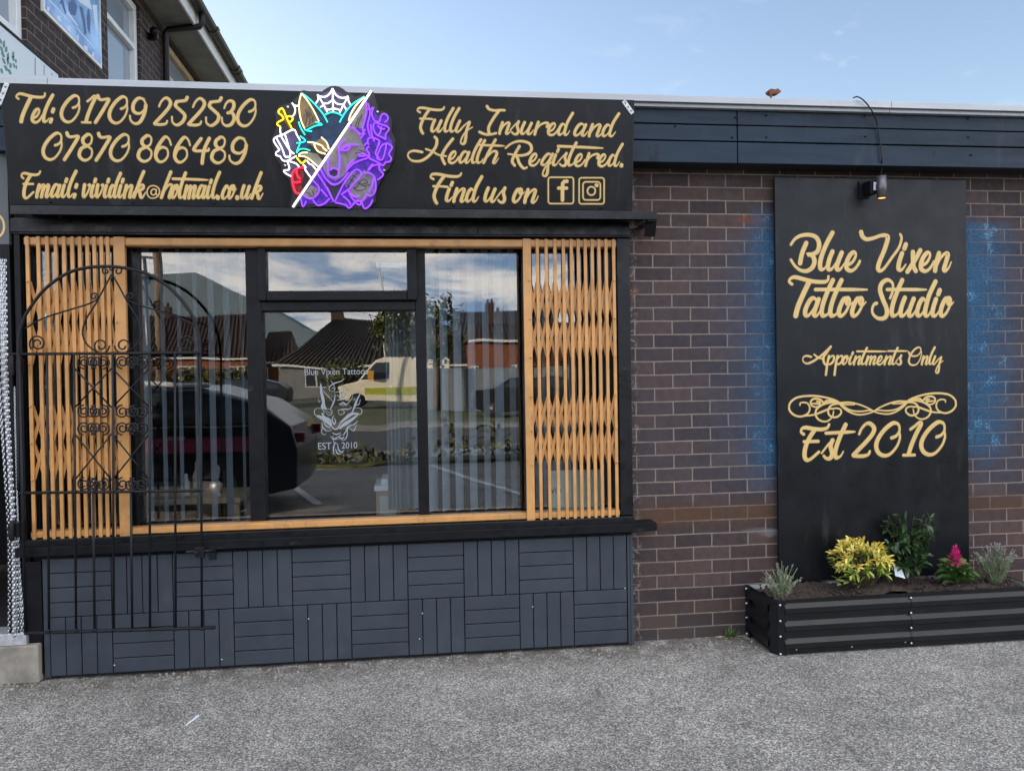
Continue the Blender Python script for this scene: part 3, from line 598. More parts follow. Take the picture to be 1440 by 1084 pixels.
def word(gold, rim, txt, x0, x1, b0, b1, unit, P, nrm, wt=.255, rimpx=1.0, kern=None):
    pen_ = 0; S_ = []
    for i, ch in enumerate(txt):
        adv, sts = G[ch]
        for st in sts:
            wm = 1.0
            if not isinstance(st[0], tuple): wm = st[0]; st = st[1:]
            d = (st[-1][0]-st[-2][0], st[-1][1]-st[-2][1])
            S_.append((wm, [(pen_+a, b) for a, b in st], ch.islower() and len(st) > 2 and d[0] > .08 and d[1] > .15))
        pen_ += adv+((kern or {}).get(i, 0))
    xs = [a for _, st, _ in S_ for a, _ in st]; lo, hi = min(xs), max(xs)
    for wm, st, tp in S_:
        pts = []
        for a, b in st:
            f = (a-lo)/(hi-lo); px = x0+f*(x1-x0); pts.append((px, b0+f*(b1-b0)-b*unit))
        stroke(gold, rim, pts, unit*wt*wm, P, nrm, True, tp, rimpx=rimpx)
# ------------------------------------------------------------------ long shop sign, tilted forward
SB, ST_ = Vector((0, -.20, 2.354)), Vector((0, -.27, 2.915))
sez = (ST_-SB).normalized(); snr = Vector((0, -sez.z, sez.y))
def plane_fn(o, nrm, off=0.0):
    o = o+nrm*off
    def P(px, py):
        d = ray(px, py); return CAM+d*((o-CAM).dot(nrm)/d.dot(nrm))
    return P
SP = plane_fn(SB, snr)
sx0, sx1 = -1.900, 1.182
sign = thing('shop_sign', 'long black sign board with gold brush lettering above the shop window', 'sign', ((sx0+sx1)/2, -.2, 2.354))
b = MB(); bt = -snr*.018
lo_, hi_ = SB, ST_
b.hexa([Vector((sx0, 0, 0))+lo_, Vector((sx1, 0, 0))+lo_, Vector((sx1, 0, 0))+lo_+bt, Vector((sx0, 0, 0))+lo_+bt, Vector((sx0, 0, 0))+hi_, Vector((sx1, 0, 0))+hi_, Vector((sx1, 0, 0))+hi_+bt, Vector((sx0, 0, 0))+hi_+bt])
part('board', b, M['signblack'], sign, bev=.003)
b = MB()
for x in (sx0+.05, -.4, sx1-.06):
    b.hexa([Vector((x, -.178, 2.36)), Vector((x+.04, -.178, 2.36)), Vector((x+.04, -.154, 2.36)), Vector((x, -.154, 2.36)), Vector((x, -.247, 2.90)), Vector((x+.04, -.247, 2.90)), Vector((x+.04, -.154, 2.90)), Vector((x, -.154, 2.90))])
split('batten', b, M['blackwood'], sign)
gold, rim = MB(), MB()
def sw(*a, **k): flush(sign); word(gold, rim, *a, SP, snr, **k)
sw('Tel:', 23.2, 75.5, 171.5, 171.7, 17.8, kern={0: .35}); sw('01709', 86.5, 205.2, 171.5, 174.2, 18.3, wt=.25); sw('252530', 217.7, 359.5, 175.2, 177.5, 18.3, wt=.25)
sw('07870', 60.8, 181.5, 224.2, 226.6, 18.3, wt=.25); sw('866489', 194.6, 346.4, 226.9, 230, 18.3, wt=.25)
sw('Email:', 30.6, 108.1, 276.9, 277.2, 17.2, wt=.25); sw('vividink', 117.5, 205, 277.3, 277.8, 17.2, wt=.25); sw('hotmail.co.uk', 227, 370, 278.2, 279.3, 17.2, wt=.25)
stroke(gold, rim, [(243.4, 251.8), (268, 252.5), (292.5, 253.5)], 3.6, SP, snr, False, True); flush(sign)
for pts in ([(222.6, 276.0), (217.5, 278.8), (211, 278.3), (207.3, 273.5), (207.4, 267), (211.6, 262.2), (217.5, 261.7), (223, 264.8), (224.6, 270), (223.2, 274), (220.4, 274.2), (219.6, 271.5), (220, 266.8)], [(219.9, 268.2), (216.6, 266.2), (213.2, 268.2), (212.6, 272.2), (215.2, 274.6), (218.6, 273.2), (219.7, 270)]):
    stroke(gold, rim, pts, 1.7, SP, snr, False, rimpx=.8)
sw('Fully', 587.2, 664.4, 185, 185.8, 15.6); sw('Insured', 674.4, 805.3, 187.2, 190.2, 15.6); sw('and', 808.3, 870.3, 190.8, 192, 16.2)
sw('Health', 573.9, 701, 228.3, 229.4, 15.4); stroke(gold, rim, [(674.4, 204.4), (692, 205), (708.9, 205.6)], 3.2, SP, snr, False, True)
sw('Registered.', 711, 875.2, 232, 233.6, 15.6); stroke(gold, rim, [(784.7, 206), (815, 207.3), (847.8, 208.8)], 3.6, SP, snr, False, True)
sw('Find', 605.6, 677.5, 282.5, 283.6, 17.8); sw('us', 681.9, 710, 283.1, 284.2, 18); sw('on', 721.9, 756.9, 284.2, 284.6, 18)
flush(sign)
# the two square social badges
gold, rim = MB(), MB()
def rrect(x0, y0, x1, y1, r):
    pts = []
    for cx, cy, a0 in ((x1-r, y0+r, -90), (x1-r, y1-r, 0), (x0+r, y1-r, 90), (x0+r, y0+r, 180)):
        for k in range(5): a = rad(a0+k*22.5); pts.append((cx+r*math.cos(a), cy+r*math.sin(a)))
    return pts+[pts[0]]
def poly_stroke(pts, wpx, k=1):
    p3 = [SP(*p) for p in pts]; s_ = (SP(700, 260)-SP(700, 250)).length/10
    ribbon(gold, p3, [wpx*s_]*len(p3), snr, .0014, .0020); ribbon(rim, p3, [(wpx+2)*s_]*len(p3), snr, .0004, .0010)
f14 = lambda L: [(760+a/14.4, 240+b/14.4) for a, b in L]
poly_stroke(f14(rrect(158, 140, 668, 672, 50)), 2.0)
poly_stroke(f14([(445, 600), (445, 320), (452, 260), (480, 225), (535, 218)]), 5.2); poly_stroke(f14([(365, 358), (530, 358)]), 4.6); flush(sign, 'badge', 'badge_edge')
poly_stroke(f14(rrect(782, 150, 1288, 678, 50)), 2.0); poly_stroke(f14(rrect(860, 232, 1212, 598, 60)), 2.1)
poly_stroke(f14([(1030+80*math.cos(rad(a)), 415+86*math.sin(rad(a))) for a in range(0, 361, 20)]), 2.2)
poly_stroke(f14([(1132, 300), (1142, 302)]), 5.4)
flush(sign, 'badge', 'badge_edge')
for pa, pb in (((-1, 147), (10.5, 117)), ((876.5, 142), (889.5, 160))):
    s_ = MB(); A, B = SP(*pa)+snr*.002, SP(*pb)+snr*.002; s_.bar(A, B, .022, .002, snr); st_ = part('strap', s_, M['strap'], sign)
    h = MB()
    for f in (.2, .5, .8): c = A.lerp(B, f)+snr*.0045; h.add([c+(sez*math.cos(t*.785)+Vector((1, 0, 0))*math.sin(t*.785))*.004 for t in range(8)], [tuple(range(8))])
    part('hole', h, M['joint'], st_)
sc = MB()
for px, py in ((71, 284), (187, 285), (301, 286), (638, 289), (742, 289.5), (845, 292)):
    c = SP(px, py); sc.tube([c, c+snr*.006], .006, 8)
split('screw', sc, M['blackwood'], sign)
# ------------------------------------------------------------------ upright painted board
WS_Y = -.045
WP = plane_fn(Vector((0, WS_Y, 0)), Vector((0, -1, 0))); wn = Vector((0, -1, 0))
p0, p1, p2, p3_ = W(1090, 249, WS_Y), W(1359.5, 253, WS_Y), W(1362.5, 785, WS_Y), W(1095, 814, WS_Y)
wx0, wx1, wz0, wz1 = (p0.x+p3_.x)/2, (p1.x+p2.x)/2, p3_.z-.02, p0.z
ws = thing('wall_sign', 'tall black board on the brick wall lettered in gold with a scroll flourish', 'sign', ((wx0+wx1)/2, WS_Y, wz0))
b = MB(); b.box(wx0, wx1, WS_Y, WS_Y+.018, wz0, wz1); part('board', b, M['signblack'], ws, bev=.003)
b = MB(); b.box(wx0+.02, wx0+.05, WS_Y+.0185, -.001, wz0, wz1-.12); b.box(wx1-.05, wx1-.02, WS_Y+.0185, -.001, wz0, wz1-.12); b.box(wx0+.052, wx1-.052, WS_Y+.0185, -.001, wz1-.06, wz1-.02); split('batten', b, M['blackwood'], ws)
gold, rim = MB(), MB()
def ww(*a, **k): flush(ws); word(gold, rim, *a, WP, wn, **k)
ww('Blue', 1112.1, 1209, 378.6, 379.6, 24.6); ww('Vixen', 1210.8, 1337.4, 379.6, 380.2, 24.6)
ww('Tattoo', 1109.5, 1217.4, 444.1, 444.1, 24.6); stroke(gold, rim, [(1146.5, 407.3), (1180, 407.3), (1219.3, 407.5)], 4.9, WP, wn, False, True)
ww('Studio', 1226.3, 1340.6, 444.1, 444.1, 24.6); stroke(gold, rim, [(1247.5, 407.3), (1275, 407.3), (1302.5, 407.5)], 4.6, WP, wn, False, True)
ww('Appointments', 1129.2, 1267.2, 512, 512.1, 11.2, wt=.275)
stroke(gold, rim, [(1205, 494.2), (1225, 494.2), (1246.4, 494.3)], 2.6, WP, wn, False, True); stroke(gold, rim, [(1248.6, 493.7), (1262, 493.7), (1276.3, 493.7)], 2.4, WP, wn, False, True)
ww('Only', 1277.8, 1326, 512.1, 512.1, 11.2, wt=.275); ww('Est', 1126.4, 1189, 644.5, 643, 22.6, wt=.268); stroke(gold, rim, [(1161.4, 609), (1182, 608), (1202, 607)], 4.6, WP, wn, False, True)
ww('2010', 1200, 1328.5, 641, 638.3, 22.4, wt=.268)
flush(ws)
gold, rim = MB(), MB(); cxp = WP(1228.4, 578).x
FL = [[(245, 245), (250, 215), (300, 205), (350, 220), (380, 280), (360, 350), (300, 390), (230, 400), (150, 370), (95, 300), (110, 210), (200, 140), (350, 115), (500, 120), (650, 150), (760, 190), (850, 260), (950, 315), (1080, 330), (1200, 315), (1265, 325)],
      [(300, 393), (440, 375), (560, 330), (650, 295), (720, 290)],
      [(710, 330), (690, 410), (620, 465), (550, 465), (490, 430), (460, 370), (475, 300), (560, 235), (680, 205), (800, 212), (920, 205), (1050, 230), (1180, 280), (1265, 328)],
      [(700, 300), (740, 285), (800, 300), (815, 350), (770, 400), (710, 410), (650, 380), (635, 310), (680, 245), (770, 225), (880, 235), (1000, 235)],
      [(410, 220), (515, 222), (510, 195), (475, 195)], [(520, 225), (500, 260), (450, 268), (400, 240), (395, 190), (440, 155), (520, 165), (575, 210), (610, 185), (690, 180), (780, 215), (860, 290), (970, 355), (1080, 375), (1200, 355), (1265, 330)]]
for st in FL:
    pts = crom([Vector((1100+a/9.854, 545+b_/9.854, 0)) for a, b_ in st], 5); p3 = [WP(v.x, v.y) for v in pts]; n = len(p3)
    wsx = [.0095*(.75+.45*math.sin(math.pi*i/(n-1))) for i in range(n)]
    for mir in (0, 1):
        pp = [Vector((2*cxp-p.x, p.y, p.z)) for p in p3] if mir else p3
        ribbon(gold, pp, wsx, wn, .0014, .0020); ribbon(rim, pp, [w_+.006 for w_ in wsx], wn, .0004, .0010)
flush(ws, 'flourish', 'flourish_edge')
# ------------------------------------------------------------------ neon fox emblem in front of the sign
NP = plane_fn(SB, snr, .030); NT_ = plane_fn(SB, snr, .050); NB = plane_fn(SB, snr, .012)
M['acry'] = mat('dark_printed_acrylic', (.012, .012, .016), .25, var=.2, scale=10)
M['disc'] = mat('black_backing_disc', (.010, .010, .012), .4)
M['p_head'] = mat('printed_deep_blue', (.004, .030, .085), .3, var=.6, scale=22)
M['p_ear'] = mat('printed_brown', (.20, .13, .065), .4, var=.35, scale=40)
M['p_fur'] = mat('printed_grey_fur', (.21, .195, .165), .4, var=.2, scale=40)
M['p_violet'] = mat('violet_print_painted_glow', (.05, .012, .20), .35, var=.75, scale=34, emit=(.14, .0, .9), es=.075)  # violet spill of the tubes put into the panel as its own glow
M['p_ink'] = mat('printed_ink_line', (.02, .022, .035), .5)
M['n_white'] = glow('neon_white', (1, .97, 1), .9); M['n_teal'] = glow('neon_teal', (.0, .75, .56), .75, (.05, .5, .45)); M['n_yellow'] = glow('neon_yellow', (1, .68, .0), .75, (.6, .45, .02))
M['n_cream'] = glow('neon_cream', (1, .78, .36), .8, (.6, .5, .3)); M['n_red'] = glow('neon_red', (.95, .005, .03), .75, (.5, .02, .05)); M['n_purple'] = glow('neon_purple', (.27, .05, 1.0), .66, (.06, .015, .22))
nc = SP(470, 210)
neon = thing('neon_sign', 'lit neon fox head emblem, half multicoloured and half purple, mounted on the long black sign', 'neon sign', (nc.x, nc.y, SP(470, 293).z))
fo = lambda L: [(360+a/5.164, 100+b_/5.164) for a, b_ in L]
def plate(name, pxs, P, t, m, par=neon):
    mb = MB(); p = [P(*a) for a in pxs]; mb.prism(p, -snr*t) if True else None; return part(name, mb, m, par)
plate('backing_disc', [(470+41*math.cos(rad(a)), 212-91*math.sin(rad(a))) if 0 <= a <= 180 else (470+41*math.cos(rad(a)), 212-60*math.sin(rad(a))) for a in range(0, 360, 8)], NB, .008, M['disc'])
bd = plate('backing_board', fo([(320, 150), (345, 140), (440, 160), (480, 150), (560, 112), (640, 140), (720, 185), (800, 165), (836, 138), (858, 160), (870, 210), (890, 285), (945, 300), (985, 350), (985, 440), (1012, 500), (1008, 570), (1000, 640), (965, 715), (935, 740), (880, 850), (868, 950), (800, 1008), (690, 1000), (570, 985), (440, 985), (355, 1000), (300, 985), (268, 1012), (245, 985), (262, 900), (240, 790), (190, 740), (180, 690), (135, 620), (112, 500), (150, 410), (140, 300), (170, 255), (240, 235), (300, 190)]), NP, .005, M['acry'])
NF = plane_fn(SB, snr, .0315); NF2 = plane_fn(SB, snr, .0330); NF3 = plane_fn(SB, snr, .0345)
plate('head_panel', fo([(380, 250), (480, 330), (510, 360), (560, 312), (615, 330), (700, 250), (780, 190), (525, 575), (480, 490), (395, 540), (310, 590), (300, 520), (350, 430), (440, 380)]), NF, .001, M['p_head'])
plate('ear_panel', fo([(332, 165), (312, 250), (318, 340), (350, 420), (440, 380), (455, 365), (400, 250)]), NF2, .001, M['p_ear']); plate('ear_panel', fo([(785, 185), (715, 260), (672, 360), (690, 340)]), NF2, .001, M['p_ear'])
plate('cheek_panel', fo([(380, 515), (430, 515), (480, 485), (525, 560), (500, 605), (440, 580)]), NF2, .001, M['p_ear'])
plate('cheek_panel', fo([(330, 605), (380, 590), (440, 600), (490, 660), (460, 695), (400, 640)]), NF2, .001, M['p_fur'])
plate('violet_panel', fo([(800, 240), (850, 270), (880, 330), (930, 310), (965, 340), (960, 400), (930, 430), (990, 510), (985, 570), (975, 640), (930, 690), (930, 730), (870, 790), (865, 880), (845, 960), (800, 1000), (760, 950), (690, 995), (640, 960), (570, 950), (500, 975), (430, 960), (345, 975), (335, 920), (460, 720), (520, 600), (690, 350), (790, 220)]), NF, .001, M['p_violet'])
plate('fur_panel', fo([(795, 235), (800, 330), (770, 420), (700, 410), (690, 370)]), NF2, .001, M['p_fur'])
plate('fur_panel', fo([(680, 400), (760, 450), (770, 520), (800, 590), (740, 620), (690, 690), (640, 760), (575, 800), (520, 770), (485, 700), (530, 600), (600, 500)]), NF2, .001, M['p_fur'])
plate('fur_panel', fo([(680, 830), (720, 760), (790, 720), (860, 780), (860, 870), (800, 930), (740, 940), (690, 900)]), NF2, .001, M['p_fur']); plate('fur_panel', fo([(340, 900), (400, 830), (450, 850), (440, 910), (385, 935)]), NF2, .001, M['p_fur'])
plate('fur_panel', fo([(640, 800), (690, 730), (740, 730), (690, 790), (655, 850)]), NF2, .001, M['p_fur']); plate('throat_panel', fo([(500, 800), (570, 830), (640, 800), (572, 950)]), NF2, .001, M['p_ink'])
M['p_plum'] = mat('printed_plum_grey', (.055, .045, .105), .4, var=.5, scale=40)
plate('machine_panel', fo([(135, 495), (275, 425), (325, 510), (240, 660), (180, 640), (150, 560)]), NF, .001, M['p_plum']); plate('web_panel', fo([(450, 180), (555, 135), (670, 190), (690, 240), (620, 315), (560, 300), (505, 325), (435, 240)]), NF, .001, M['p_plum']); plate('blade_panel', fo([(350, 650), (400, 650), (450, 715), (410, 770), (370, 730)]), NF2, .001, M['p_plum']); plate('leaf_panel', fo([(240, 665), (320, 680), (330, 710), (250, 760), (215, 740)]), NF2, .001, M['p_plum']); plate('petal_panel', fo([(270, 730), (340, 700), (350, 760), (330, 830), (345, 885), (300, 890), (265, 810)]), NF2, .001, mat('printed_crimson', (.14, .004, .012), .4, var=.4, scale=40)); plate('hilt_panel', fo([(160, 300), (190, 280), (270, 420), (250, 430)]), NF2, .001, mat('printed_ochre', (.16, .085, .012), .4))
plate('nose_panel', fo([(530, 720), (560, 705), (600, 715), (600, 750), (565, 765), (535, 750)]), NF3, .001, M['p_ink'])
cA = lambda a, b_: (380+a/11.41, 115+b_/11.41); cB = lambda a, b_: (380+a/10.84, 200+b_/10.84); cC = lambda a, b_: (460+a/11.41, 115+b_/11.41); cD = lambda a, b_: (460+a/10.84, 200+b_/10.84)
def tubes(name, m, L, r=.0034, P=NT_):
    mb = MB()
    for f, pts in L:
        px = [(f if callable(f) else f)(*p[:2]) if len(p) == 2 else p[0](*p[1:]) for p in pts]
        c = crom([P(*a) for a in px], 4); mb.tube(c, r, 6)
    return split(name, mb, m, neon)
PXY = lambda a, b_: (a, b_)
tubes('white_tube', M['n_white'], [
 (cA, [(1000, 110), (1004, 300), (1010, 490)]), (cA, [(755, 210), (800, 240), (880, 245), (950, 200), (1000, 115)]), (cC, [(90, 115), (130, 200), (200, 255), (280, 260), (340, 235)]),
 (cA, [(770, 230), (850, 360), (915, 490)]), (cC, [(330, 250), (260, 380), (200, 500)]), (cA, [(765, 230), (770, 290), (730, 350)]), (cA, [(850, 345), (920, 350), (980, 310), (1005, 280)]),
 (cC, [(95, 290), (150, 350), (220, 368), (265, 360)]), (cC, [(340, 250), (343, 310), (375, 370)]), (cA, [(850, 350), (840, 390), (800, 410)]), (cA, [(880, 440), (950, 450), (1008, 430)]),
 (cC, [(95, 435), (150, 440), (210, 460)]), (cC, [(265, 365), (280, 410), (310, 445)]), (cA, [(350, 345), (385, 400), (402, 460), (385, 525), (355, 560)]), (cA, [(370, 370), (410, 390), (458, 388)]),
 (cA, [(165, 730), (160, 800), (180, 870)]), (cA, [(480, 945), (430, 860), (375, 770), (215, 845), (55, 925), (130, 1070), (cB, 140, 120), (cB, 90, 160), (cB, 92, 200), (cB, 150, 220), (cB, 185, 275), (cB, 245, 290), (cB, 330, 250), (cB, 400, 210)]),
 (cA, [(100, 910), (190, 1075), (cB, 222, 215), (cB, 250, 225), (cB, 308, 190), (240, 860)]), (cA, [(175, 880), (300, 1084), (cB, 365, 180)]),
 (cB, [(262, 300), (292, 412), (210, 435), (240, 480), (322, 522)]), (cB, [(265, 290), (350, 310), (410, 340), (440, 385)]), (cB, [(500, 345), (540, 382), (532, 420), (625, 548)]), (cB, [(560, 280), (590, 325), (640, 350), (690, 410), (712, 428)])])
mb = MB(); mb.tube([NT_(*cC(710, 148)), NT_(*cB(345, 990))], .0054, 8); part('diagonal_tube', mb, M['n_white'], neon)
tubes('yellow_tube', M['n_yellow'], [(cA, [(350, 760), (270, 600), (215, 460), (180, 433), (135, 470), (140, 510), (180, 540), (212, 600), (130, 650), (112, 690), (165, 725)]), (cA, [(265, 565), (330, 558), (362, 600), (330, 640), (290, 652)]), (cB, [(405, 240), (480, 322), (545, 272)])], .0040)
tubes('teal_tube', M['n_teal'], [(cA, [(505, 188), (600, 255), (720, 370), (850, 525), (920, 655)]), (cA, [(880, 532), (950, 502), (1010, 495), (cC, 170, 512), (cC, 235, 545)]), (cC, [(600, 242), (480, 312), (380, 390), (280, 510), (200, 655)]),
 (cA, [(725, 648), (832, 690), (720, 712), (580, 782)]), (cA, [(455, 645), (490, 745), (560, 858)]), (cA, [(550, 768), (600, 790), (670, 800)]), (cA, [(480, 875), (562, 940), (530, 970), (420, 987)]), (cB, [(455, 20), (425, 90), (400, 155)]), (cB, [(400, 168), (450, 112), (530, 105), (608, 132)])])
tubes('cream_tube', M['n_cream'], [(cA, [(500, 188), (465, 330), (470, 500), (500, 640), (550, 752)]), (cA, [(510, 198), (600, 310), (700, 470), (782, 640)]), (cC, [(592, 252), (460, 385), (380, 520), (345, 632)]), (cA, [(598, 972), (700, 980), (830, 1030), (cB, 810, 92), (cB, 868, 140)]), (cA, [(700, 985), (cB, 690, 90), (cB, 740, 150), (cB, 842, 182)]), (cA, [(818, 892), (900, 970), (935, 1060), (cB, 890, 112)]), (cB, [(430, 200), (480, 165), (572, 160)]), (cB, [(430, 215), (520, 220), (620, 280), (742, 388)])])
tubes('red_tube', M['n_red'], [(cB, [(510, 385), (430, 400), (360, 450), (335, 520), (345, 640), (385, 765), (450, 787)]), (cB, [(412, 400), (400, 470), (430, 540), (462, 562)]), (cB, [(345, 612), (400, 618), (462, 605)])], .0052)
tubes('purple_tube', M['n_purple'], [
 (cC, [(625, 320), (635, 480), (600, 640), (570, 760), (600, 840)]), (cC, [(650, 440), (700, 450), (745, 418), (718, 500), (740, 600), (785, 642), (840, 640), (860, 570), (905, 518), (965, 550), (972, 610), (920, 660)]), (cC, [(770, 655), (870, 690), (960, 720), (992, 770), (940, 850), (940, 930)]), (cC, [(760, 660), (740, 750), (790, 850), (870, 890), (940, 930)]),
 (cC, [(345, 742), (430, 750), (540, 850), (612, 765)]), (cC, [(540, 912), (605, 830)]), (cC, [(650, 1000), (660, 925), (720, 900), (840, 955), (800, 1075)]), (cD, [(790, 0), (770, 80), (740, 180), (800, 250)]), (cD, [(640, 70), (600, 110), (640, 180), (640, 250)]), (cD, [(900, 15), (965, 50), (990, 90), (940, 185), (975, 240), (960, 295), (890, 312), (850, 358), (760, 305), (640, 250)]), (cD, [(825, 60), (900, 35), (855, 245), (800, 272), (760, 230), (825, 60)]),
 (cD, [(170, 165), (235, 85), (330, 42), (480, 45)]), (cD, [(212, 122), (280, 130), (335, 100), (345, 60), (270, 80), (212, 122)]), (cC, [(290, 930), (215, 990), (185, 1075)]), (cD, [(175, 90), (190, 250), (182, 430), (160, 525)]), (cD, [(10, 230), (20, 480), (100, 542), (160, 522), (172, 435), (100, 400), (40, 432)]), (cD, [(0, 580), (60, 640), (120, 650), (200, 612), (270, 540), (325, 465)]),
 (cD, [(470, 190), (560, 182), (625, 235), (520, 275), (400, 330), (310, 420), (285, 450)]), (cD, [(400, 270), (330, 345), (300, 420)]), (cD, [(0, 690), (50, 800), (105, 912)]), (cD, [(120, 905), (240, 660), (330, 530), (440, 420), (525, 490), (400, 640), (330, 720), (210, 805)]),
 (cD, [(325, 735), (390, 870), (470, 900), (560, 882), (600, 800), (660, 825), (722, 770), (742, 680), (722, 540), (640, 470), (560, 478)]), (cD, [(330, 740), (400, 830), (485, 830)]), (cD, [(640, 430), (690, 368), (785, 348), (800, 420), (855, 500), (765, 580)]), (cD, [(120, 920), (280, 960), (340, 1005), (430, 908)]), (cD, [(520, 900), (572, 1015), (655, 962), (692, 880)]),
 (cB, [(765, 410), (850, 560), (950, 642), (1030, 640)]), (cB, [(720, 482), (850, 682), (968, 905)]), (cB, [(655, 590), (742, 690), (730, 785), (640, 862), (560, 850), (500, 805)]), (cB, [(468, 860), (500, 985), (552, 898)]), (cB, [(650, 880), (720, 962), (820, 940), (905, 860)]), (cB, [(770, 720), (872, 835)]), (cC, [(655, 350), (690, 520), (650, 700), (690, 880)]), (cC, [(700, 690), (720, 860), (760, 960)]), (cC, [(870, 720), (850, 830), (800, 860)]), (cD, [(560, 60), (600, 20), (640, 40)]), (cD, [(480, 215), (560, 215), (600, 190)]), (cD, [(700, 330), (650, 390), (620, 440)]), (cD, [(700, 560), (690, 660), (640, 760)]), (cD, [(240, 820), (330, 900), (360, 960)]), (cD, [(440, 930), (500, 960), (520, 905)]), (cC, [(810, 700), (860, 760), (930, 760)])], .0042)
ink = MB()
for f, pts in ((cD, [(400, 700), (450, 690), (480, 640), (560, 560), (620, 620), (520, 640), (600, 700), (480, 740), (400, 700)]), (cD, [(470, 600), (540, 660), (650, 650)]), (cD, [(350, 560), (410, 610)]), (cD, [(390, 505), (450, 545)]), (cD, [(300, 640), (350, 690)]), (cD, [(480, 120), (580, 150)]), (cD, [(420, 170), (520, 165)]), (cB, [(590, 770), (620, 820), (670, 820), (640, 740)]), (cB, [(540, 760), (600, 790)]), (cC, [(480, 760), (520, 620), (560, 520)]), (cC, [(450, 720), (500, 580)]), (cA, [(560, 700), (590, 560), (560, 450)]), (cA, [(620, 700), (640, 600), (600, 480)]), (cA, [(680, 650), (680, 580), (640, 500)]), (cD, [(660, 40), (720, 130)]), (cD, [(690, 10), (740, 90)])):
    c = crom([NF3(*f(*p)) for p in pts], 3); ink.tube(c, .0014, 5)
part('ink_line', ink, M['p_ink'], neon)
so_ = MB()
for a in ((405, 151), (531, 158), (401, 233), (540, 240)): c = NF(*a); so_.tube([c, c+snr*.007], .006, 8)
split('standoff', so_, M['steel'], neon)
# ------------------------------------------------------------------ wrought iron gate folded back against the front
GTY = -.165
gp = lambda a, b_, o=0.0: W(a, b_, GTY+o)
gx = lambda p: gp(p, 600).x
gate = thing('iron_gate', 'black wrought iron arched scroll gate folded back over the gold grille', 'gate', (gx(154), GTY, gp(154, 890).z))
fr = MB()
arch = [(26, 690), (25.5, 600), (25.5, 498), (27, 470), (34, 447), (45, 429), (58, 412), (72, 399), (88, 388), (103, 381), (122, 376.5), (140, 375), (157, 375), (176, 377), (195, 381), (213, 388), (230, 398), (246, 412), (260, 428), (271, 445), (278, 465), (281, 482), (281.5, 498)]
fr.tube(crom([gp(*a) for a in arch], 4), .0082, 8); part('arch', fr, M['iron'], gate)
for ya, yb, xa_, xb_, r in ((498, 496, 13, 283, .0072), (693, 690, 27, 283, .0072), (890, 882, 36, 303, .0085)): fr = MB(); fr.tube([gp(xa_, ya), gp(xb_, yb)], r, 8); part('rail', fr, M['iron'], gate)

for i, (pa, pb) in enumerate(((66, 69), (104, 107), (131, 133), (158.5, 160), (184, 186), (210, 211), (246, 247), (282, 284))):
    mb = MB(); top = 690 if i in (2, 4) else 497
    mb.tube([gp(pa, top, -.002), gp((pa+pb)/2, (top+888)/2, -.002), gp(pb, 888-(pa/60), -.002)], .0062, 8)
    for yy in (692, 887): c = gp(pb-.5, yy-(pa-26)/80, -.002); mb.ball(c, .010, 5)
    part('bar', mb, M['iron'], gate)
mb = MB(); mb.tube([gp(27, 498), gp(36, 892)], .0075, 8); part('hinge_stile', mb, M['iron'], gate)
sc_px = 1/254
def spiral(mb, cx, cy, r, a0, turns, dirn=1, yo=.0):
    pts = []
    for k in range(int(20*turns)+1):
        t = k/20; a = a0+dirn*2*math.pi*t; rr = r*(1-.72*t/turns); pts.append(gp(cx+rr*math.cos(a), cy+rr*math.sin(a), yo))
    mb.tube(pts, .0043, 5)
def wire(mb, pts, yo=.0, r=.0043): mb.tube(crom([gp(*p, yo) for p in pts], 5), r, 5)
for mir in (0, 1):
    X_ = (lambda x: 315-x) if mir else (lambda x: x); d = -1 if mir else 1; A0 = (lambda a: math.pi-a) if mir else (lambda a: a)
    s_ = MB(); wire(s_, [(X_(157), 386), (X_(147), 404), (X_(134), 428), (X_(121), 449), (X_(116), 468), (X_(122), 484), (X_(136), 495)]); spiral(s_, X_(142), 486, 12, A0(0), 1.5, d); spiral(s_, X_(149), 381, 7, A0(0), 1.2, -d); part('scroll', s_, M['iron'], gate)
    s_ = MB(); wire(s_, [(X_(35), 462), (X_(60), 448), (X_(90), 438), (X_(120), 429), (X_(134), 423)]); spiral(s_, X_(132), 417, 6, A0(1.2), 1.4, -d); spiral(s_, X_(53), 483, 12, A0(2.4), 1.7, d); part('scroll', s_, M['iron'], gate)
for cy_, fl_ in ((509, 1), (579, -1), (602, 1), (681, -1)):
    s_ = MB()
    for cx_, d in ((118, 1), (145, -1), (172, 1), (199, -1)):
        spiral(s_, cx_, cy_, 9.5, math.pi/2*(1 if fl_ > 0 else -1)*1.0, 1.6, d*fl_)
        spiral(s_, cx_+d*10, cy_, 9.0, math.pi/2*(1 if fl_ > 0 else -1)*1.0, 1.4, -d*fl_)
    part('scroll', s_, M['iron'], gate)
s_ = MB()
for (ya, yb) in ((518, 573), (610, 675)):
    for x0_ in (105, 158): s_.tube([gp(x0_, ya), gp(x0_+52, yb)], .0040, 5); s_.tube([gp(x0_+52, ya, .007), gp(x0_, yb, .007)], .0040, 5)
split('lattice', s_, M['iron'], gate)
s_ = MB(); s_.box(gx(271), gx(284), GTY-.012, GTY+.012, gp(275, 784).z, gp(275, 769).z); s_.tube([gp(262, 776), gp(300, 774)], .008, 8); s_.tube([gp(278, 776), gp(278, 776)+Vector((0, -.03, 0))], .010, 8); part('latch', s_, M['iron'], gate, bev=.002)
pl = MB(); c = gp(299, 781, -.02); pl.box(c.x-.017, c.x+.017, c.y-.010, c.y+.010, c.z-.020, c.z+.014); pl.tube([c+Vector((-.011, 0, .014)), c+Vector((-.011, 0, .030)), c+Vector((-.004, 0, .040)), c+Vector((.004, 0, .040)), c+Vector((.011, 0, .030)), c+Vector((.011, 0, .014))], .004, 6)
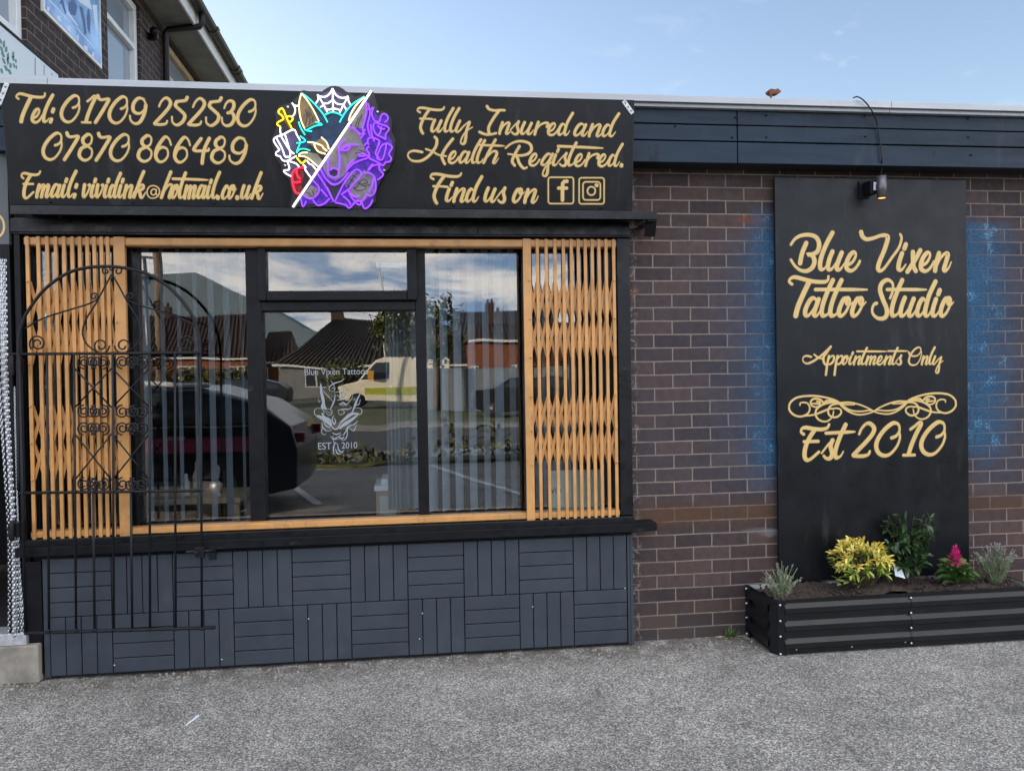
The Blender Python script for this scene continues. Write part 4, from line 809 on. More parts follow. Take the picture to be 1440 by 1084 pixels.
single('padlock', pl, M['blackwood'], 'small black padlock hanging from the latch of the iron gate', 'padlock', c, bev=.002)
hg = MB()
for yy in (514, 744): p = W(24, yy, -.12); hg.box(p.x-.03, p.x+.02, -.15, -.086, p.z-.035, p.z+.035); hg.tube([p+Vector((-.005, -.04, -.05)), p+Vector((-.005, -.04, .05))], .012, 8)
split('hinge', hg, M['iron'], gate, bev=.003)
# ------------------------------------------------------------------ spotlight over the painted board
lp = W(1240, 262, WS_Y-.115)
lamp = thing('wall_lamp', 'grey tubular downlight with a warm lit lamp above the tall painted board', 'wall lamp', (lp.x, WS_Y, lp.z))
ly = WS_Y-.115; zt_, zb_ = W(1239, 248, ly).z, W(1240, 279, ly).z; r_ = .026
M['lampgrey'] = mat('grey_metal_lamp_body', (.11, .11, .115), .35, metal=.5, var=.1, scale=20)
mb = MB(); mb.lathe((lp.x, ly, 0), [(r_*.55, zt_-.012), (r_*.6, zt_), (r_, zt_+.0), (r_, zb_), (r_*.86, zb_), (r_*.82, zb_+.012), (.001, zb_+.02)], 'Z', 24); part('housing', mb, M['lampgrey'], lamp)
mb = MB(); mb.lathe((lp.x, ly, 0), [(.001, zb_+.001), (r_*.78, zb_+.002), (r_*.78, zb_+.010), (.001, zb_+.019)], 'Z', 20); part('bulb', mb, glow('warm_lamp', (1, .36, .07), 1.5), lamp)
bx = W(1222, 265, WS_Y-.05).x
mb = MB(); mb.box(bx-.012, bx+.026, WS_Y-.085, WS_Y-.012, lp.z-.035, lp.z+.04); mb.box(bx-.035, bx+.03, WS_Y-.0115, WS_Y-.0005, lp.z-.045, lp.z+.05); mb.box(bx+.02, lp.x-.018, ly-.012, WS_Y-.06, lp.z-.012, lp.z+.014); part('bracket', mb, M['blackwood'], lamp, bev=.003)
mb = MB(); mb.box(bx+.006, bx+.023, WS_Y-.0865, WS_Y-.0855, lp.z-.016, lp.z+.030); part('sticker', mb, M['white_tag'], lamp)
cbl = MB(); pts = [W(1200, 138, -.16), W(1206, 136.5, -.21), W(1215, 142, -.212), W(1226, 156, -.205), W(1233, 172, -.175), W(1236, 190, -.165), W(1239, 210, -.163), W(1240, 226, -.16), W(1240, 238, -.12), Vector((lp.x, ly+.005, zt_-.005))]
cbl.tube(crom(pts, 6), .0040, 6); part('cable', cbl, M['brownpvc'], lamp)
# little rusty bracket on the roof
rb = MB(); P_ = lambda a, b_: W(a, b_, .6)
rb.tube([W(1084, 150, .6), P_(1084, 131)], .008, 6); rb.prism([P_(1081, 127), P_(1084, 125), P_(1091, 126), P_(1094, 124.5), P_(1099, 129), P_(1094, 132), P_(1086, 132), P_(1082, 130)], (0, .05, 0))
single('roof_bracket', rb, M['rust'], 'small rust brown bent fitting poking up above the pale roof edge', 'roof fitting', W(1084, 142, .6))
# ------------------------------------------------------------------ raised planter
PY = -.355
pz1 = W(1085, 846, PY).z; px0, px1 = W(1096, 900, PY).x-.022, 3.40; pyb = -.012
pl = thing('planter', 'long black corrugated metal raised bed of flowers below the painted board', 'planter', ((px0+px1)/2, (PY+pyb)/2, 0))
def corr(mb, a, b_, nrm, z0, z1, nb=3):      # trapezoid corrugated sheet from a to b
    a, b_ = Vector((*a, 0)), Vector((*b_, 0)); nv = Vector((*nrm, 0)); H = z1-z0; pr = [(z0, 0)]
    for k in range(nb):
        zc = z0+H*(k+.62)/nb; pr += [(zc-.034, .0), (zc-.026, .017), (zc+.000, .017), (zc+.022, .0)]
    pr.append((z1, 0)); n = len(pr)
    vs = []
    for off in (0, -.004):
        for e in (a, b_): vs += [e+nv*(d+off)+Vector((0, 0, z)) for z, d in pr]
    fs = []
    for i in range(n-1): fs += [(i, i+1, n+i+1, n+i), (2*n+i, 3*n+i, 3*n+i+1, 2*n+i+1)]
    fs += [(n-1, 3*n-1, 4*n-1, 2*n-1), (0, n, 3*n, 2*n)]
    mb.add(vs, fs)
jx_ = W(1279.5, 870, PY).x
mb = MB(); corr(mb, (px0+.05, PY), (jx_-.001, PY), (0, -1), .008, pz1); corr(mb, (jx_+.001, PY-.0025), (px1, PY-.0025), (0, -1), .008, pz1); part('front_panel', mb, M['planter'], pl)
mb = MB(); corr(mb, (px0, pyb), (px0, PY+.055), (-1, 0), .006, pz1); corr(mb, (px1+.005, PY), (px1+.005, pyb), (1, 0), .006, pz1); split('side_panel', mb, M['planter'], pl)
mb = MB(); mb.box(px0+.01, px1, pyb-.006, pyb, .01, pz1); mb.box(px0+.07, px1, PY+.004, PY+.006, .14, pz1-.006); mb.box(px1-.004, px1+.0, PY+.012, pyb-.007, .14, pz1-.004); part('inner_face', mb, M['planter_in'], pl)
mb = MB(); lo3 = [(px0+.055, PY-.004), (px0+.018, PY+.016), (px0-.004, PY+.06)]
for z in (0,): mb.hexa([Vector((*p, 0)) for p in ((lo3[0][0]+.004, lo3[0][1]-.003), (lo3[0][0], lo3[0][1]+.006), (lo3[1][0]+.006, lo3[1][1]+.006), (lo3[1][0], lo3[1][1]-.002))]+[Vector((*p, pz1+.003)) for p in ((lo3[0][0]+.004, lo3[0][1]-.003), (lo3[0][0], lo3[0][1]+.006), (lo3[1][0]+.006, lo3[1][1]+.006), (lo3[1][0], lo3[1][1]-.002))])
mb.hexa([Vector((*p, z)) for z in (0, pz1+.003) for p in ((lo3[1][0]-.001, lo3[1][1]-.001), (lo3[1][0]+.006, lo3[1][1]+.007), (lo3[2][0]+.006, lo3[2][1]+.002), (lo3[2][0]-.003, lo3[2][1]))])
mb.box(px0-.016, px0-.005, pyb-.045, pyb-.001, 0, pz1+.003); split('corner_post', mb, M['planter'], pl)
mb = MB(); mb.box(px0+.06, jx_-.02, PY-.006, PY+.0035, pz1+.0005, pz1+.008); mb.box(jx_-.018, px1+.01, PY-.0085, PY+.0035, pz1+.0005, pz1+.008); part('rim', mb, M['planter'], pl)
mb = MB()
for X_, zs_ in ((W(1097, 870, PY-.02).x+.004, (.945, .655, .37, .05)), (jx_, (.945, .665, .385, .10))):
    for k in zs_: mb.lathe((X_, PY-.012 if X_ != jx_ else PY-.009, pz1*k), [(.0075, -.004), (.007, .006), (.001, .009)][::-1] if False else [(.001, -.008), (.006, -.005), (.0075, .006)], 'Y', 10)
for k in (.95, .66, .38, .06): mb.lathe((px0-.02, pyb-.022, pz1*k), [(.001, -.006), (.006, -.004), (.0075, .006)], 'X', 10)
for X_, k in ((1.99, .06), (2.30, .05), (2.605, .075), (2.735, .09), (3.02, .1)): mb.lathe((X_, PY-.004, pz1*k+.012), [(.001, -.005), (.0045, -.003), (.005, .004)], 'Y', 8)
split('bolt', mb, M['steel'], pl)
so2 = MB(); nx, ny = 70, 14; sv = []
sz0 = W(1200, 826, -.15).z
for j in range(ny+1):
    for i in range(nx+1):
        fx, fy = i/nx, j/ny; h = sz0+.016*math.sin(fx*17+1)*math.sin(fy*4+.5)+random.uniform(-.008, .008)+.02*math.exp(-((fx-.47)/.07)**2)
        sv.append((px0+.014+(px1-px0-.022)*fx, PY+.008+(pyb-.008-PY-.008)*fy, h))
so2.add(sv, [(j*(nx+1)+i, j*(nx+1)+i+1, (j+1)*(nx+1)+i+1, (j+1)*(nx+1)+i) for j in range(ny) for i in range(nx)], True)
for _ in range(260):
    x, y = random.uniform(px0+.03, px1-.03), random.uniform(PY+.02, pyb-.02); r = random.uniform(.003, .011); so2.ball((x, y, sz0+.008*math.sin(x*11)+random.uniform(0, .012)), r, 3)
part('soil', so2, M['soil'], pl)
# ------------------------------------------------------------------ plants
def leafmat(name, a, b_, rough=.5, sc_=8):
    m = mat(name, a, rough, var=.15, scale=sc_, col2=b_); m.node_tree.nodes['Principled BSDF'].inputs['Subsurface Weight'].default_value = 0; return m
M['lf_yel'] = leafmat('golden_leaf', (.62, .46, .04), (.82, .68, .18), .5, 14); M['lf_lime'] = leafmat('lime_leaf', (.20, .30, .035), (.34, .40, .06)); M['lf_dark'] = leafmat('glossy_dark_leaf', (.018, .050, .016), (.040, .085, .022), .32)
M['lf_mid'] = leafmat('mid_green_leaf', (.06, .13, .030), (.11, .20, .04)); M['lf_grey'] = leafmat('grey_green_leaf', (.16, .20, .11), (.26, .30, .17)); M['lav'] = leafmat('faded_lavender_flower', (.22, .16, .23), (.34, .27, .30)); M['pink'] = leafmat('magenta_plume', (.62, .012, .16), (.75, .03, .24), .6); M['stem'] = mat('brown_stem', (.07, .045, .025), .8); M['straw'] = leafmat('dry_straw', (.40, .33, .20), (.5, .42, .26), .8)
def rv(s_=1.0): return Vector((random.gauss(0, s_), random.gauss(0, s_), random.gauss(0, s_)))
def leaf(mb, p, d, L, wd_, curl=.25):
    d = d.normalized(); s_ = d.cross(Vector((0, 0, 1)))
    if s_.length < .1: s_ = Vector((1, 0, 0))
    s_.normalize(); u = s_.cross(d).normalized(); a = random.uniform(-.6, .6); s_ = s_*math.cos(a)+u*math.sin(a); u = s_.cross(d)
    m1 = p+d*L*.35; m2 = p+d*L*.72-u*0+Vector((0, 0, -curl*L*.12)); t = p+d*L+Vector((0, 0, -curl*L*.4)); fo_ = u*wd_*.18
    mb.add([p, m1+s_*wd_*.5+fo_, m2+s_*wd_*.42+fo_, t, m2-s_*wd_*.42+fo_, m1-s_*wd_*.5+fo_, m1, m2], [(0, 1, 6), (1, 2, 7, 6), (2, 3, 7), (3, 4, 7), (4, 5, 6, 7), (5, 0, 6)], True)
def lavender(label, bx_, by_, H, Wd, n, flower, base_z):
    t = thing('lavender', label, 'plant', (bx_, by_, base_z)); st = MB(); fl_ = MB()
    for i in range(n):
        a = random.uniform(0, 2*math.pi); sp_ = random.random()**.7*Wd; top = Vector((bx_+math.cos(a)*sp_, by_+math.sin(a)*sp_*.6, base_z+H*random.uniform(.62, 1.0)*(1-.25*sp_/Wd))); b0 = Vector((bx_+math.cos(a)*sp_*.2, by_+math.sin(a)*sp_*.15, base_z-.01))
        mid = b0.lerp(top, .5)+Vector((math.cos(a)*-.01, 0, .015)); pts = crom([b0, mid, top], 3); st.tube(pts, .0014, 4)
        for k in range(10):
            f = random.uniform(.08, .85); p = b0.lerp(top, f); leaf(st, p, Vector((random.gauss(0, .7), random.gauss(0, .7), .9)), random.uniform(.022, .04), .0045)
        if random.random() < flower:
            dv = (top-mid).normalized()
            for k in range(7): leaf(fl_, top-dv*.004*k, dv*.8+rv(.6), .010, .006)
    part('foliage', st, M['lf_grey'], t); part('flowers', fl_, M['lav'], t); return t
p = W(1100, 838, -.27); lavender('sparse young lavender in the planter corner nearest the shop window', p.x, p.y, .21, .13, 30, .55, sz0)
p = W(1400, 818, -.2); lavender('bushy pale lavender in the planter beside the pink plume', p.x, p.y, .25, .135, 95, .8, sz0)
p = W(1212, 828, -.2); t = thing('golden_shrub', 'rounded shrub with bright yellow leaf tips in the black metal planter', 'shrub', (p.x, p.y, sz0))
yl, gl_, sm = MB(), MB(), MB(); cz = sz0+.155
for i in range(54):
    a = random.uniform(0, 2*math.pi); ph = math.acos(random.uniform(-.25, 1)); R_ = Vector((math.cos(a)*math.sin(ph)*.165, math.sin(a)*math.sin(ph)*.11, math.cos(ph)*.105)); tip = Vector((p.x, p.y, cz))+R_*random.uniform(.68, 1.18); b0 = Vector((p.x+R_.x*.15, p.y+R_.y*.15, sz0))
    sm.tube(crom([b0, b0.lerp(tip, .5)+Vector((0, 0, -.01)), tip], 3), .002, 4); od = R_.normalized()
    top = tip.z > cz-.015
    for k in range(13):
        (leaf)(yl if (top and k < 9) else gl_, tip-od*random.uniform(0, .02)-(Vector((0, 0, .035))*(k/13) if k >= 9 else Vector((0, 0, 0))), od*.7+rv(.55)+Vector((0, 0, .15)), random.uniform(.032, .058), random.uniform(.012, .018))
for i in range(80):
    a = random.uniform(0, 2*math.pi); r = random.uniform(.3, .95); q_ = Vector((p.x+math.cos(a)*r*.14, p.y+math.sin(a)*r*.09, sz0+random.uniform(.03, .15))); leaf(gl_, q_, Vector((math.cos(a), math.sin(a)*.7, random.uniform(-.2, .7))), random.uniform(.03, .055), .016)
part('yellow_leaves', yl, M['lf_yel'], t); part('green_leaves', gl_, M['lf_lime'], t); part('stems', sm, M['stem'], t)
p = W(1277, 822, -.13); t = thing('evergreen_shrub', 'upright glossy dark green shrub in the middle of the planter', 'shrub', (p.x, p.y, sz0)); lf, sm = MB(), MB(); sm.tube([Vector((p.x, p.y, sz0-.02)), Vector((p.x, p.y, sz0+.08))], .007, 6)
for i in range(30):
    a = random.uniform(0, 2*math.pi); h = random.uniform(.10, .40); sp_ = random.uniform(.02, .165)*(1.25-abs(h-.22)*2); tip = Vector((p.x+math.cos(a)*sp_, p.y+math.sin(a)*sp_*.7, sz0+h)); b0 = Vector((p.x, p.y, sz0+.05+h*.2)); pts = crom([b0, b0.lerp(tip, .5)+Vector((0, 0, -.012)), tip], 4); sm.tube(pts, .0022, 4)
    for k in range(13): f = random.uniform(.3, 1); q_ = b0.lerp(tip, f); leaf(lf, q_, Vector((math.cos(a)*.5, math.sin(a)*.5, .25))+rv(.6), random.uniform(.040, .070), random.uniform(.018, .028))
part('foliage', lf, M['lf_dark'], t); part('stems', sm, M['stem'], t)
tg = MB(); c = W(1266, 806, -.2); tg.hexa([c+Vector(v) for v in ((-.03, 0, -.012), (.03, 0, -.03), (.03, .003, -.03), (-.03, .003, -.012), (-.026, .02, .045), (.018, .02, .03), (.018, .023, .03), (-.026, .023, .045))]); single('plant_label', tg, M['white_tag'], 'white plastic plant label stuck in the soil beside the dark green shrub', 'plant label', c)
p = W(1346, 822, -.22); t = thing('celosia', 'small green plant with a single magenta pink feathery plume', 'plant', (p.x, p.y, sz0)); lf, pk, sm = MB(), MB(), MB(); sm.tube([Vector((p.x, p.y, sz0)), Vector((p.x-.005, p.y, sz0+.12))], .005, 6)
for i in range(60):
    a = i*2.4; h = random.uniform(.01, .11); leaf(lf, Vector((p.x, p.y, sz0+h)), Vector((math.cos(a), math.sin(a)*.8, random.uniform(.0, .9))), random.uniform(.08, .135), random.uniform(.034, .055), .5)
leaf(lf, Vector((p.x, p.y, sz0+.09)), Vector((-.6, 0, .9)), .12, .035)
for i in range(230):
    h = random.random()**1.2; a = random.uniform(0, 6.28); r = .036*(1-h)**.7; side = random.choice((0, 0, 0, 1, -1)); q_ = Vector((p.x-.008+math.cos(a)*r+side*.02*(1-h), p.y+math.sin(a)*r, sz0+.115+h*(.10 if side == 0 else .06))); leaf(pk, q_, Vector((math.cos(a)*.4, math.sin(a)*.4, 1)), .022, .007)
part('foliage', lf, M['lf_mid'], t); part('plume', pk, M['pink'], t); part('stems', sm, M['lf_mid'], t)
hs = MB(); hs.tube(crom([W(1236, 812, -.17), W(1250, 818, -.2), W(1262, 829, -.235)], 4), .0045, 6); single('hose_end', hs, M['blackwood'], 'short black pipe lying on the soil under the golden shrub', 'pipe', W(1250, 824, -.2))
wm = MB(); c = WZ(1027, 896); c.y = -.03
for i in range(46): a = random.uniform(0, 6.28); leaf(wm, Vector((c.x+random.gauss(0, .012), c.y+random.gauss(0, .006), 0)), Vector((math.cos(a)*.8, math.sin(a)*.6-.1, random.uniform(.2, 1.3))), random.uniform(.03, .075), .008)
wm.cur = 1
for i in range(40): a = random.uniform(0, 6.28); leaf(wm, Vector((c.x+random.gauss(0, .05), c.y+random.gauss(0, .008)-.01, .002)), Vector((math.cos(a), math.sin(a)*.6, .15)), random.uniform(.02, .05), .006)
single('weed', wm, [M['lf_mid'], M['straw']], 'small tuft of weeds at the foot of the brick wall beside the planter', 'weed', (c.x, c.y, 0))
lt = MB(); A, B = WZ(262, 1021), WZ(280, 1008); lt.hexa([A+Vector((0, 0, .003)), B+Vector((0, 0, .003)), B+Vector((-.004, .006, .003)), A+Vector((-.003, .004, .003)), A+Vector((0, 0, .006)), B+Vector((0, 0, .011)), B+Vector((-.004, .006, .012)), A+Vector((-.003, .004, .006))]); single('straw_scrap', lt, M['white_tag'], 'pale scrap of straw lying on the grey tarmac', 'litter', A)
gv = MB()
for _ in range(420):
    x, y = random.uniform(-2.6, 3.6), -abs(random.gauss(0, .09))-.085; r = random.uniform(.003, .009)
    if px0-.03 < x and y > PY-.02: continue
    gv.ball((x, y, r*.4), r, 3)
struct('gravel', gv, M['concrete'], 'stuff')
# ------------------------------------------------------------------ behind the glass
BY = .17
def blinds(label, pxs, ztop, zbot, ang, wdt=.085):
    xs = [W(a, 600, BY).x for a in pxs]; t = thing('vertical_blind', label, 'blind', (sum(xs)/len(xs), BY, ztop), 'vertical blinds behind the window')
    h = MB(); h.box(min(xs)-.06, max(xs)+.06, BY-.02, BY+.02, ztop, ztop+.03); part('headrail', h, M['white'], t)
    for x in xs:
        s_ = MB(); a = rad(ang+random.uniform(-7, 7)); n = 5; f, b_ = [], []
        for z in (zbot, ztop-.002):
            for k in range(n):
                u = (k/(n-1)-.5)*wdt; v = .006*(1-(2*k/(n-1)-1)**2); f.append(Vector((x+u*math.cos(a)-v*math.sin(a), BY+u*math.sin(a)+v*math.cos(a), z)))
        m_ = len(f); b_ = [p+Vector((-math.sin(a), math.cos(a), 0))*.0012 for p in f]
        s_.add(f+b_, [(k, k+1, n+k+1, n+k) for k in range(n-1)]+[(m_+k, m_+n+k, m_+n+k+1, m_+k+1) for k in range(n-1)], True); part('slat', s_, M['blind'], t)
    return t
blinds('vertical blind with slats turned edge on behind the pane crossed by the gate', [196, 209, 232, 255, 278, 300, 322, 343, 52, 75, 98, 121, 144, 168], 2.22, .74, 86)
blinds('vertical blind with wide half open slats beside the bunched central blind', [608, 626, 645, 665, 685, 703, 722, 741, 762, 784, 806, 828, 850], 2.22, .74, 55, .089)
blinds('vertical blind bunched together behind the pane with the fox emblem', [549, 554.5, 560, 565, 570, 575, 580, 585], 2.10, .76, 62, .085)
# central pane transfers
lx = MB(); DP = plane_fn(Vector((0, GLASS_Y-.0006, 0)), wn)
def txt(s_, px0_, px1_, pyb_, P, yy, name, par, m):
    cu = bpy.data.curves.new(name, 'FONT'); cu.body = s_; cu.size = 1; ob = bpy.data.objects.new(name, cu); COL.objects.link(ob)
    dg = bpy.context.evaluated_depsgraph_get(); me = bpy.data.meshes.new_from_object(ob.evaluated_get(dg)); bpy.data.objects.remove(ob); xs = [v.co.x for v in me.vertices]; lo, hi = min(xs), max(xs)
    a, b_ = P(px0_, pyb_), P(px1_, pyb_); k = (b_.x-a.x)/(hi-lo); mb = MB(); mb.add([Vector((a.x+(v.co.x-lo)*k, yy-.0004, a.z+v.co.y*k*1.12)) for v in me.vertices], [tuple(p.vertices) for p in me.polygons])
    # small serifs
    return part(name, mb, m, par)
M['decal'] = mat('frosted_white_vinyl', (.27, .29, .32), .6)
txt('Blue Vixen Tattoos', 428.5, 517.5, 527.5, DP, GLASS_Y-.001, 'lettering', wframe, M['decal']); txt('EST', 447.5, 466, 632, DP, GLASS_Y-.001, 'lettering', wframe, M['decal']); txt('2010', 480.5, 502.5, 630.5, DP, GLASS_Y-.001, 'lettering', wframe, M['decal'])
em = MB(); cE = lambda a, b_: (430+a/8.34, 510+b_/8.34)
def dstroke(pts, w_): 
    c = [DP(*cE(v.x, v.y)) for v in crom([Vector((a, b_, 0)) for a, b_ in pts], 4)]; n = len(c); ribbon(em, c, [w_/8.34/254*(1-.6*abs(2*i/(n-1)-1)) for i in range(n)], wn, .0002, .0006)
for pts, w_ in (([(178, 255), (180, 330), (200, 420), (215, 500), (240, 545)], 34), ([(200, 470), (190, 520), (230, 540)], 26), ([(185, 290), (230, 360), (290, 420), (315, 460)], 9), ([(150, 425), (155, 460), (175, 450)], 9), ([(290, 205), (330, 265), (350, 310)], 8), ([(280, 330), (275, 290), (320, 250), (370, 230), (420, 215), (450, 185)], 14), ([(300, 340), (340, 320), (320, 290), (300, 310)], 9), ([(330, 350), (380, 340), (430, 350), (450, 380), (400, 400), (370, 380)], 12), ([(345, 370), (335, 440), (310, 500), (290, 540)], 16), ([(370, 440), (420, 430), (460, 420), (480, 380)], 14), ([(390, 480), (430, 500), (490, 480), (540, 420), (550, 380)], 9), ([(400, 490), (440, 470), (480, 500)], 20),
    ([(380, 560), (430, 545), (500, 545), (540, 520)], 14), ([(375, 560), (400, 610), (450, 590), (440, 560), (390, 550)], 9), ([(225, 560), (265, 615), (305, 600), (300, 550), (240, 545)], 9), ([(240, 560), (280, 590), (290, 560)], 6),
    ([(155, 530), (105, 550), (105, 600), (140, 640), (190, 670)], 9), ([(150, 535), (195, 545), (215, 590), (180, 640)], 8), ([(140, 620), (200, 650), (250, 690), (300, 740)], 46), ([(190, 590), (220, 640), (280, 670), (300, 720)], 30), ([(400, 770), (440, 730), (520, 680), (600, 620)], 42), ([(410, 700), (470, 650), (540, 600), (620, 600)], 40), ([(540, 590), (570, 520), (600, 440), (635, 370)], 24), ([(580, 530), (640, 535), (660, 575), (630, 610), (590, 600)], 10), ([(560, 500), (620, 490), (640, 430)], 10),
    ([(330, 620), (310, 660), (330, 720), (350, 690), (335, 650)], 16), ([(300, 740), (340, 780), (380, 760), (410, 700)], 18), ([(190, 690), (200, 760), (250, 800), (300, 790)], 12), ([(195, 740), (185, 810), (215, 845), (240, 825)], 9), ([(210, 690), (240, 740), (290, 760)], 14), ([(310, 820), (360, 840), (410, 820)], 16), ([(290, 860), (330, 890), (380, 870), (420, 840)], 14), ([(330, 850), (310, 890), (350, 900), (400, 890)], 8), ([(440, 850), (480, 790), (500, 750), (540, 730)], 20), ([(420, 910), (460, 900), (485, 850), (490, 780)], 12), ([(390, 870), (420, 890), (450, 870)], 20), ([(520, 740), (570, 720), (610, 680)], 12), ([(510, 760), (560, 800), (580, 760), (600, 720)], 10), ([(325, 890), (330, 940), (370, 950), (380, 990)], 9), ([(345, 930), (325, 1000), (330, 1065)], 16), ([(375, 960), (385, 1020), (420, 1050), (440, 1030)], 18), ([(350, 1010), (370, 1060), (410, 1070)], 16)):
    dstroke(pts, w_)
part('emblem', em, M['decal'], wframe)
cb_ = thing('display_cabinet', 'small cream cabinet with white stacked boxes on top inside the shop', 'cabinet', (W(540, 700, .5).x, .5, .09))
xa_, xb_ = W(529, 700, .45).x, W(562, 700, .45).x; zc = W(540, 690, .45).z; mb = MB(); mb.box(xa_, xb_, .45, .8, .09, zc); part('carcass', mb, M['card'], cb_, bev=.003); mb = MB(); mb.box(xa_+.02, xb_-.02, .442, .4495, .2, zc-.03); part('door', mb, M['cab'], cb_)
mb = MB(); mb.box(xa_-.01, xb_+.01, .44, .81, zc+.001, zc+.03); part('cabinet_top', mb, M['white'], cb_)
bx_ = MB(); bx_.box(xa_+.03, xb_-.02, .5, .75, zc+.0305, zc+.065); single('white_box', bx_, M['white'], 'flat white box lying on the cream cabinet inside the window', 'box', (xa_+.03, .5, zc+.03))
tb = thing('side_table', 'dark table holding ornaments inside the shop window', 'table', (W(290, 720, .55).x, .55, .09)); x0_, x1_ = W(200, 700, .55).x, W(345, 700, .55).x; zt2 = W(300, 697, .5).z; mb = MB(); mb.box(x0_, x1_, .4, .85, zt2-.03, zt2); part('tabletop', mb, M['card'], tb)
for x in (x0_+.03, x1_-.03):
    for y in (.43, .82): mb = MB(); mb.box(x-.02, x+.02, y-.02, y+.02, .09, zt2-.0305); part('leg', mb, M['card'], tb)
sk = thing('figurine', 'pale skeleton bust ornament standing on the dark table inside the window', 'ornament', (W(304, 690, .5).x, .5, zt2)); c = Vector((sk.location.x, .5, zt2)); mb = MB()
mb.lathe(c, [(a_*.62, b_*.62) for a_, b_ in [(.05, 0), (.05, .02), (.03, .025), (.03, .05), (.055, .08), (.06, .11), (.025, .14), (.02, .16), (.03, .17), (.034, .20), (.042, .23), (.038, .27), (.02, .29), (.001, .295)]], 'Z', 14); part('bust', mb, M['bone'], sk); mb = MB()
for dx in (-.016, .016): mb.ball(c+Vector((dx*.62, -.023, .146)), .0062, 6)
mb.ball(c+Vector((0, -.022, .130)), .0036, 5); part('eye_socket', mb, M['joint'], sk)
for px_, h, m_, lb in ((262, .13, 'cab', 'short white bottle on the dark table beside the tall cream ornament'), (277, .20, 'bone', 'tall cream ornament on the dark table between the white bottle and the skeleton bust')):
    x = W(px_, 690, .55).x; mb = MB(); mb.lathe((x, .55, zt2), [(.02, 0), (.023, .01), (.023, h*.6), (.010, h*.75), (.010, h*.95), (.001, h)], 'Z', 12); single('bottle' if h < .2 else 'ornament', mb, M[m_], lb, 'bottle' if h < .2 else 'ornament', (x, .55, zt2))
nb = thing('notice_board', 'pale green board with dark letters behind the folded grille slats', 'notice board', (W(812, 690, .13).x, .125, W(812, 718, .125).z)); a_, b__ = W(771, 662, .125), W(850, 716, .125); mb = MB(); mb.box(a_.x, b__.x, .125, .135, b__.z, a_.z); part('board', mb, M['pale'], nb)
txt('VO', 774, 789, 694, plane_fn(Vector((0, .1245, 0)), wn), .1245, 'lettering', nb, M['joint'])
# ------------------------------------------------------------------ neighbouring unit on the left
ngh = thing('neighbour_shop', 'edge of the neighbouring shop with open dark doorway and concrete step', 'building', (-2.8, 0, 0))
nx1 = W(11.5, 300, -.05).x
mb = MB(); grid_wall(mb, -7, nx1-.002, 0, 2.93, 0.0, .2, [(-3.0, nx1-.001, .2, W(5, 352, 0).z)]); mb.box(-7, -6.8, .2, 6.3, 0, 2.93); part('wall', mb, M['brick'], ngh)
mb = MB(); mb.box(-3.2, nx1-.02, 1.8, 1.85, .2, 2.5); mb.box(-3.2, nx1-.02, .21, 1.8, .12, .18); mb.box(-3.26, -3.202, .201, 1.85, .12, 2.5); mb.box(-3.2, nx1-.02, .201, 1.8, 2.44, 2.5); part('interior', mb, M['darkroom'], ngh)
mb = MB(); mb.box(-3.0, nx1-.004, -.06, -.001, W(5, 365, -.06).z, W(5, 350, -.06).z); part('door_head', mb, M['white'], ngh, bev=.004)
st1 = W(54, 925, -.10).x; zst = W(30, 908, -.10).z; mb = MB(); mb.box(-3.4, st1, -.10, -.001, 0, zst); part('step', mb, M['concrete'], ngh, bev=.008)
mb = MB(); mb.box(-3.4, W(37, 900, -.09).x, -.09, .05, zst+.0005, W(20, 891, -.09).z); part('door_sill', mb, M['strap'], ngh, bev=.003)
ns = thing('neighbour_sign', 'dark grey sign panel with part of a gold ring above the chain curtain', 'sign', (-2.6, -.09, 2.15)); zn0, zn1 = W(5, 344, -.09).z, W(5, 128, -.09).z; mb = MB(); mb.box(-3.6, W(12, 300, -.09).x, -.09, -.062, zn0, zn1); M['greypanel'] = mat('dark_grey_panel', (.075, .082, .088), .5, var=.1, scale=3); part('panel', mb, M['greypanel'], ns, bev=.002)
mb = MB(); mb.box(-3.6, W(12, 300, -.09).x-.002, -.094, -.0905, W(5, 207, -.09).z, W(5, 203, -.09).z); part('seam', mb, M['joint'], ns)
g_ = MB(); r_m = MB(); NSP = plane_fn(Vector((0, -.0905, 0)), wn); c = NSP(-5, 318); pr_ = [c+Vector((math.cos(rad(a))*.036, 0, math.sin(rad(a))*.055)) for a in range(0, 361, 15)]; ribbon(g_, pr_, [.011]*len(pr_), wn, .001, .0018); part('lettering', g_, M['letter'], ns)
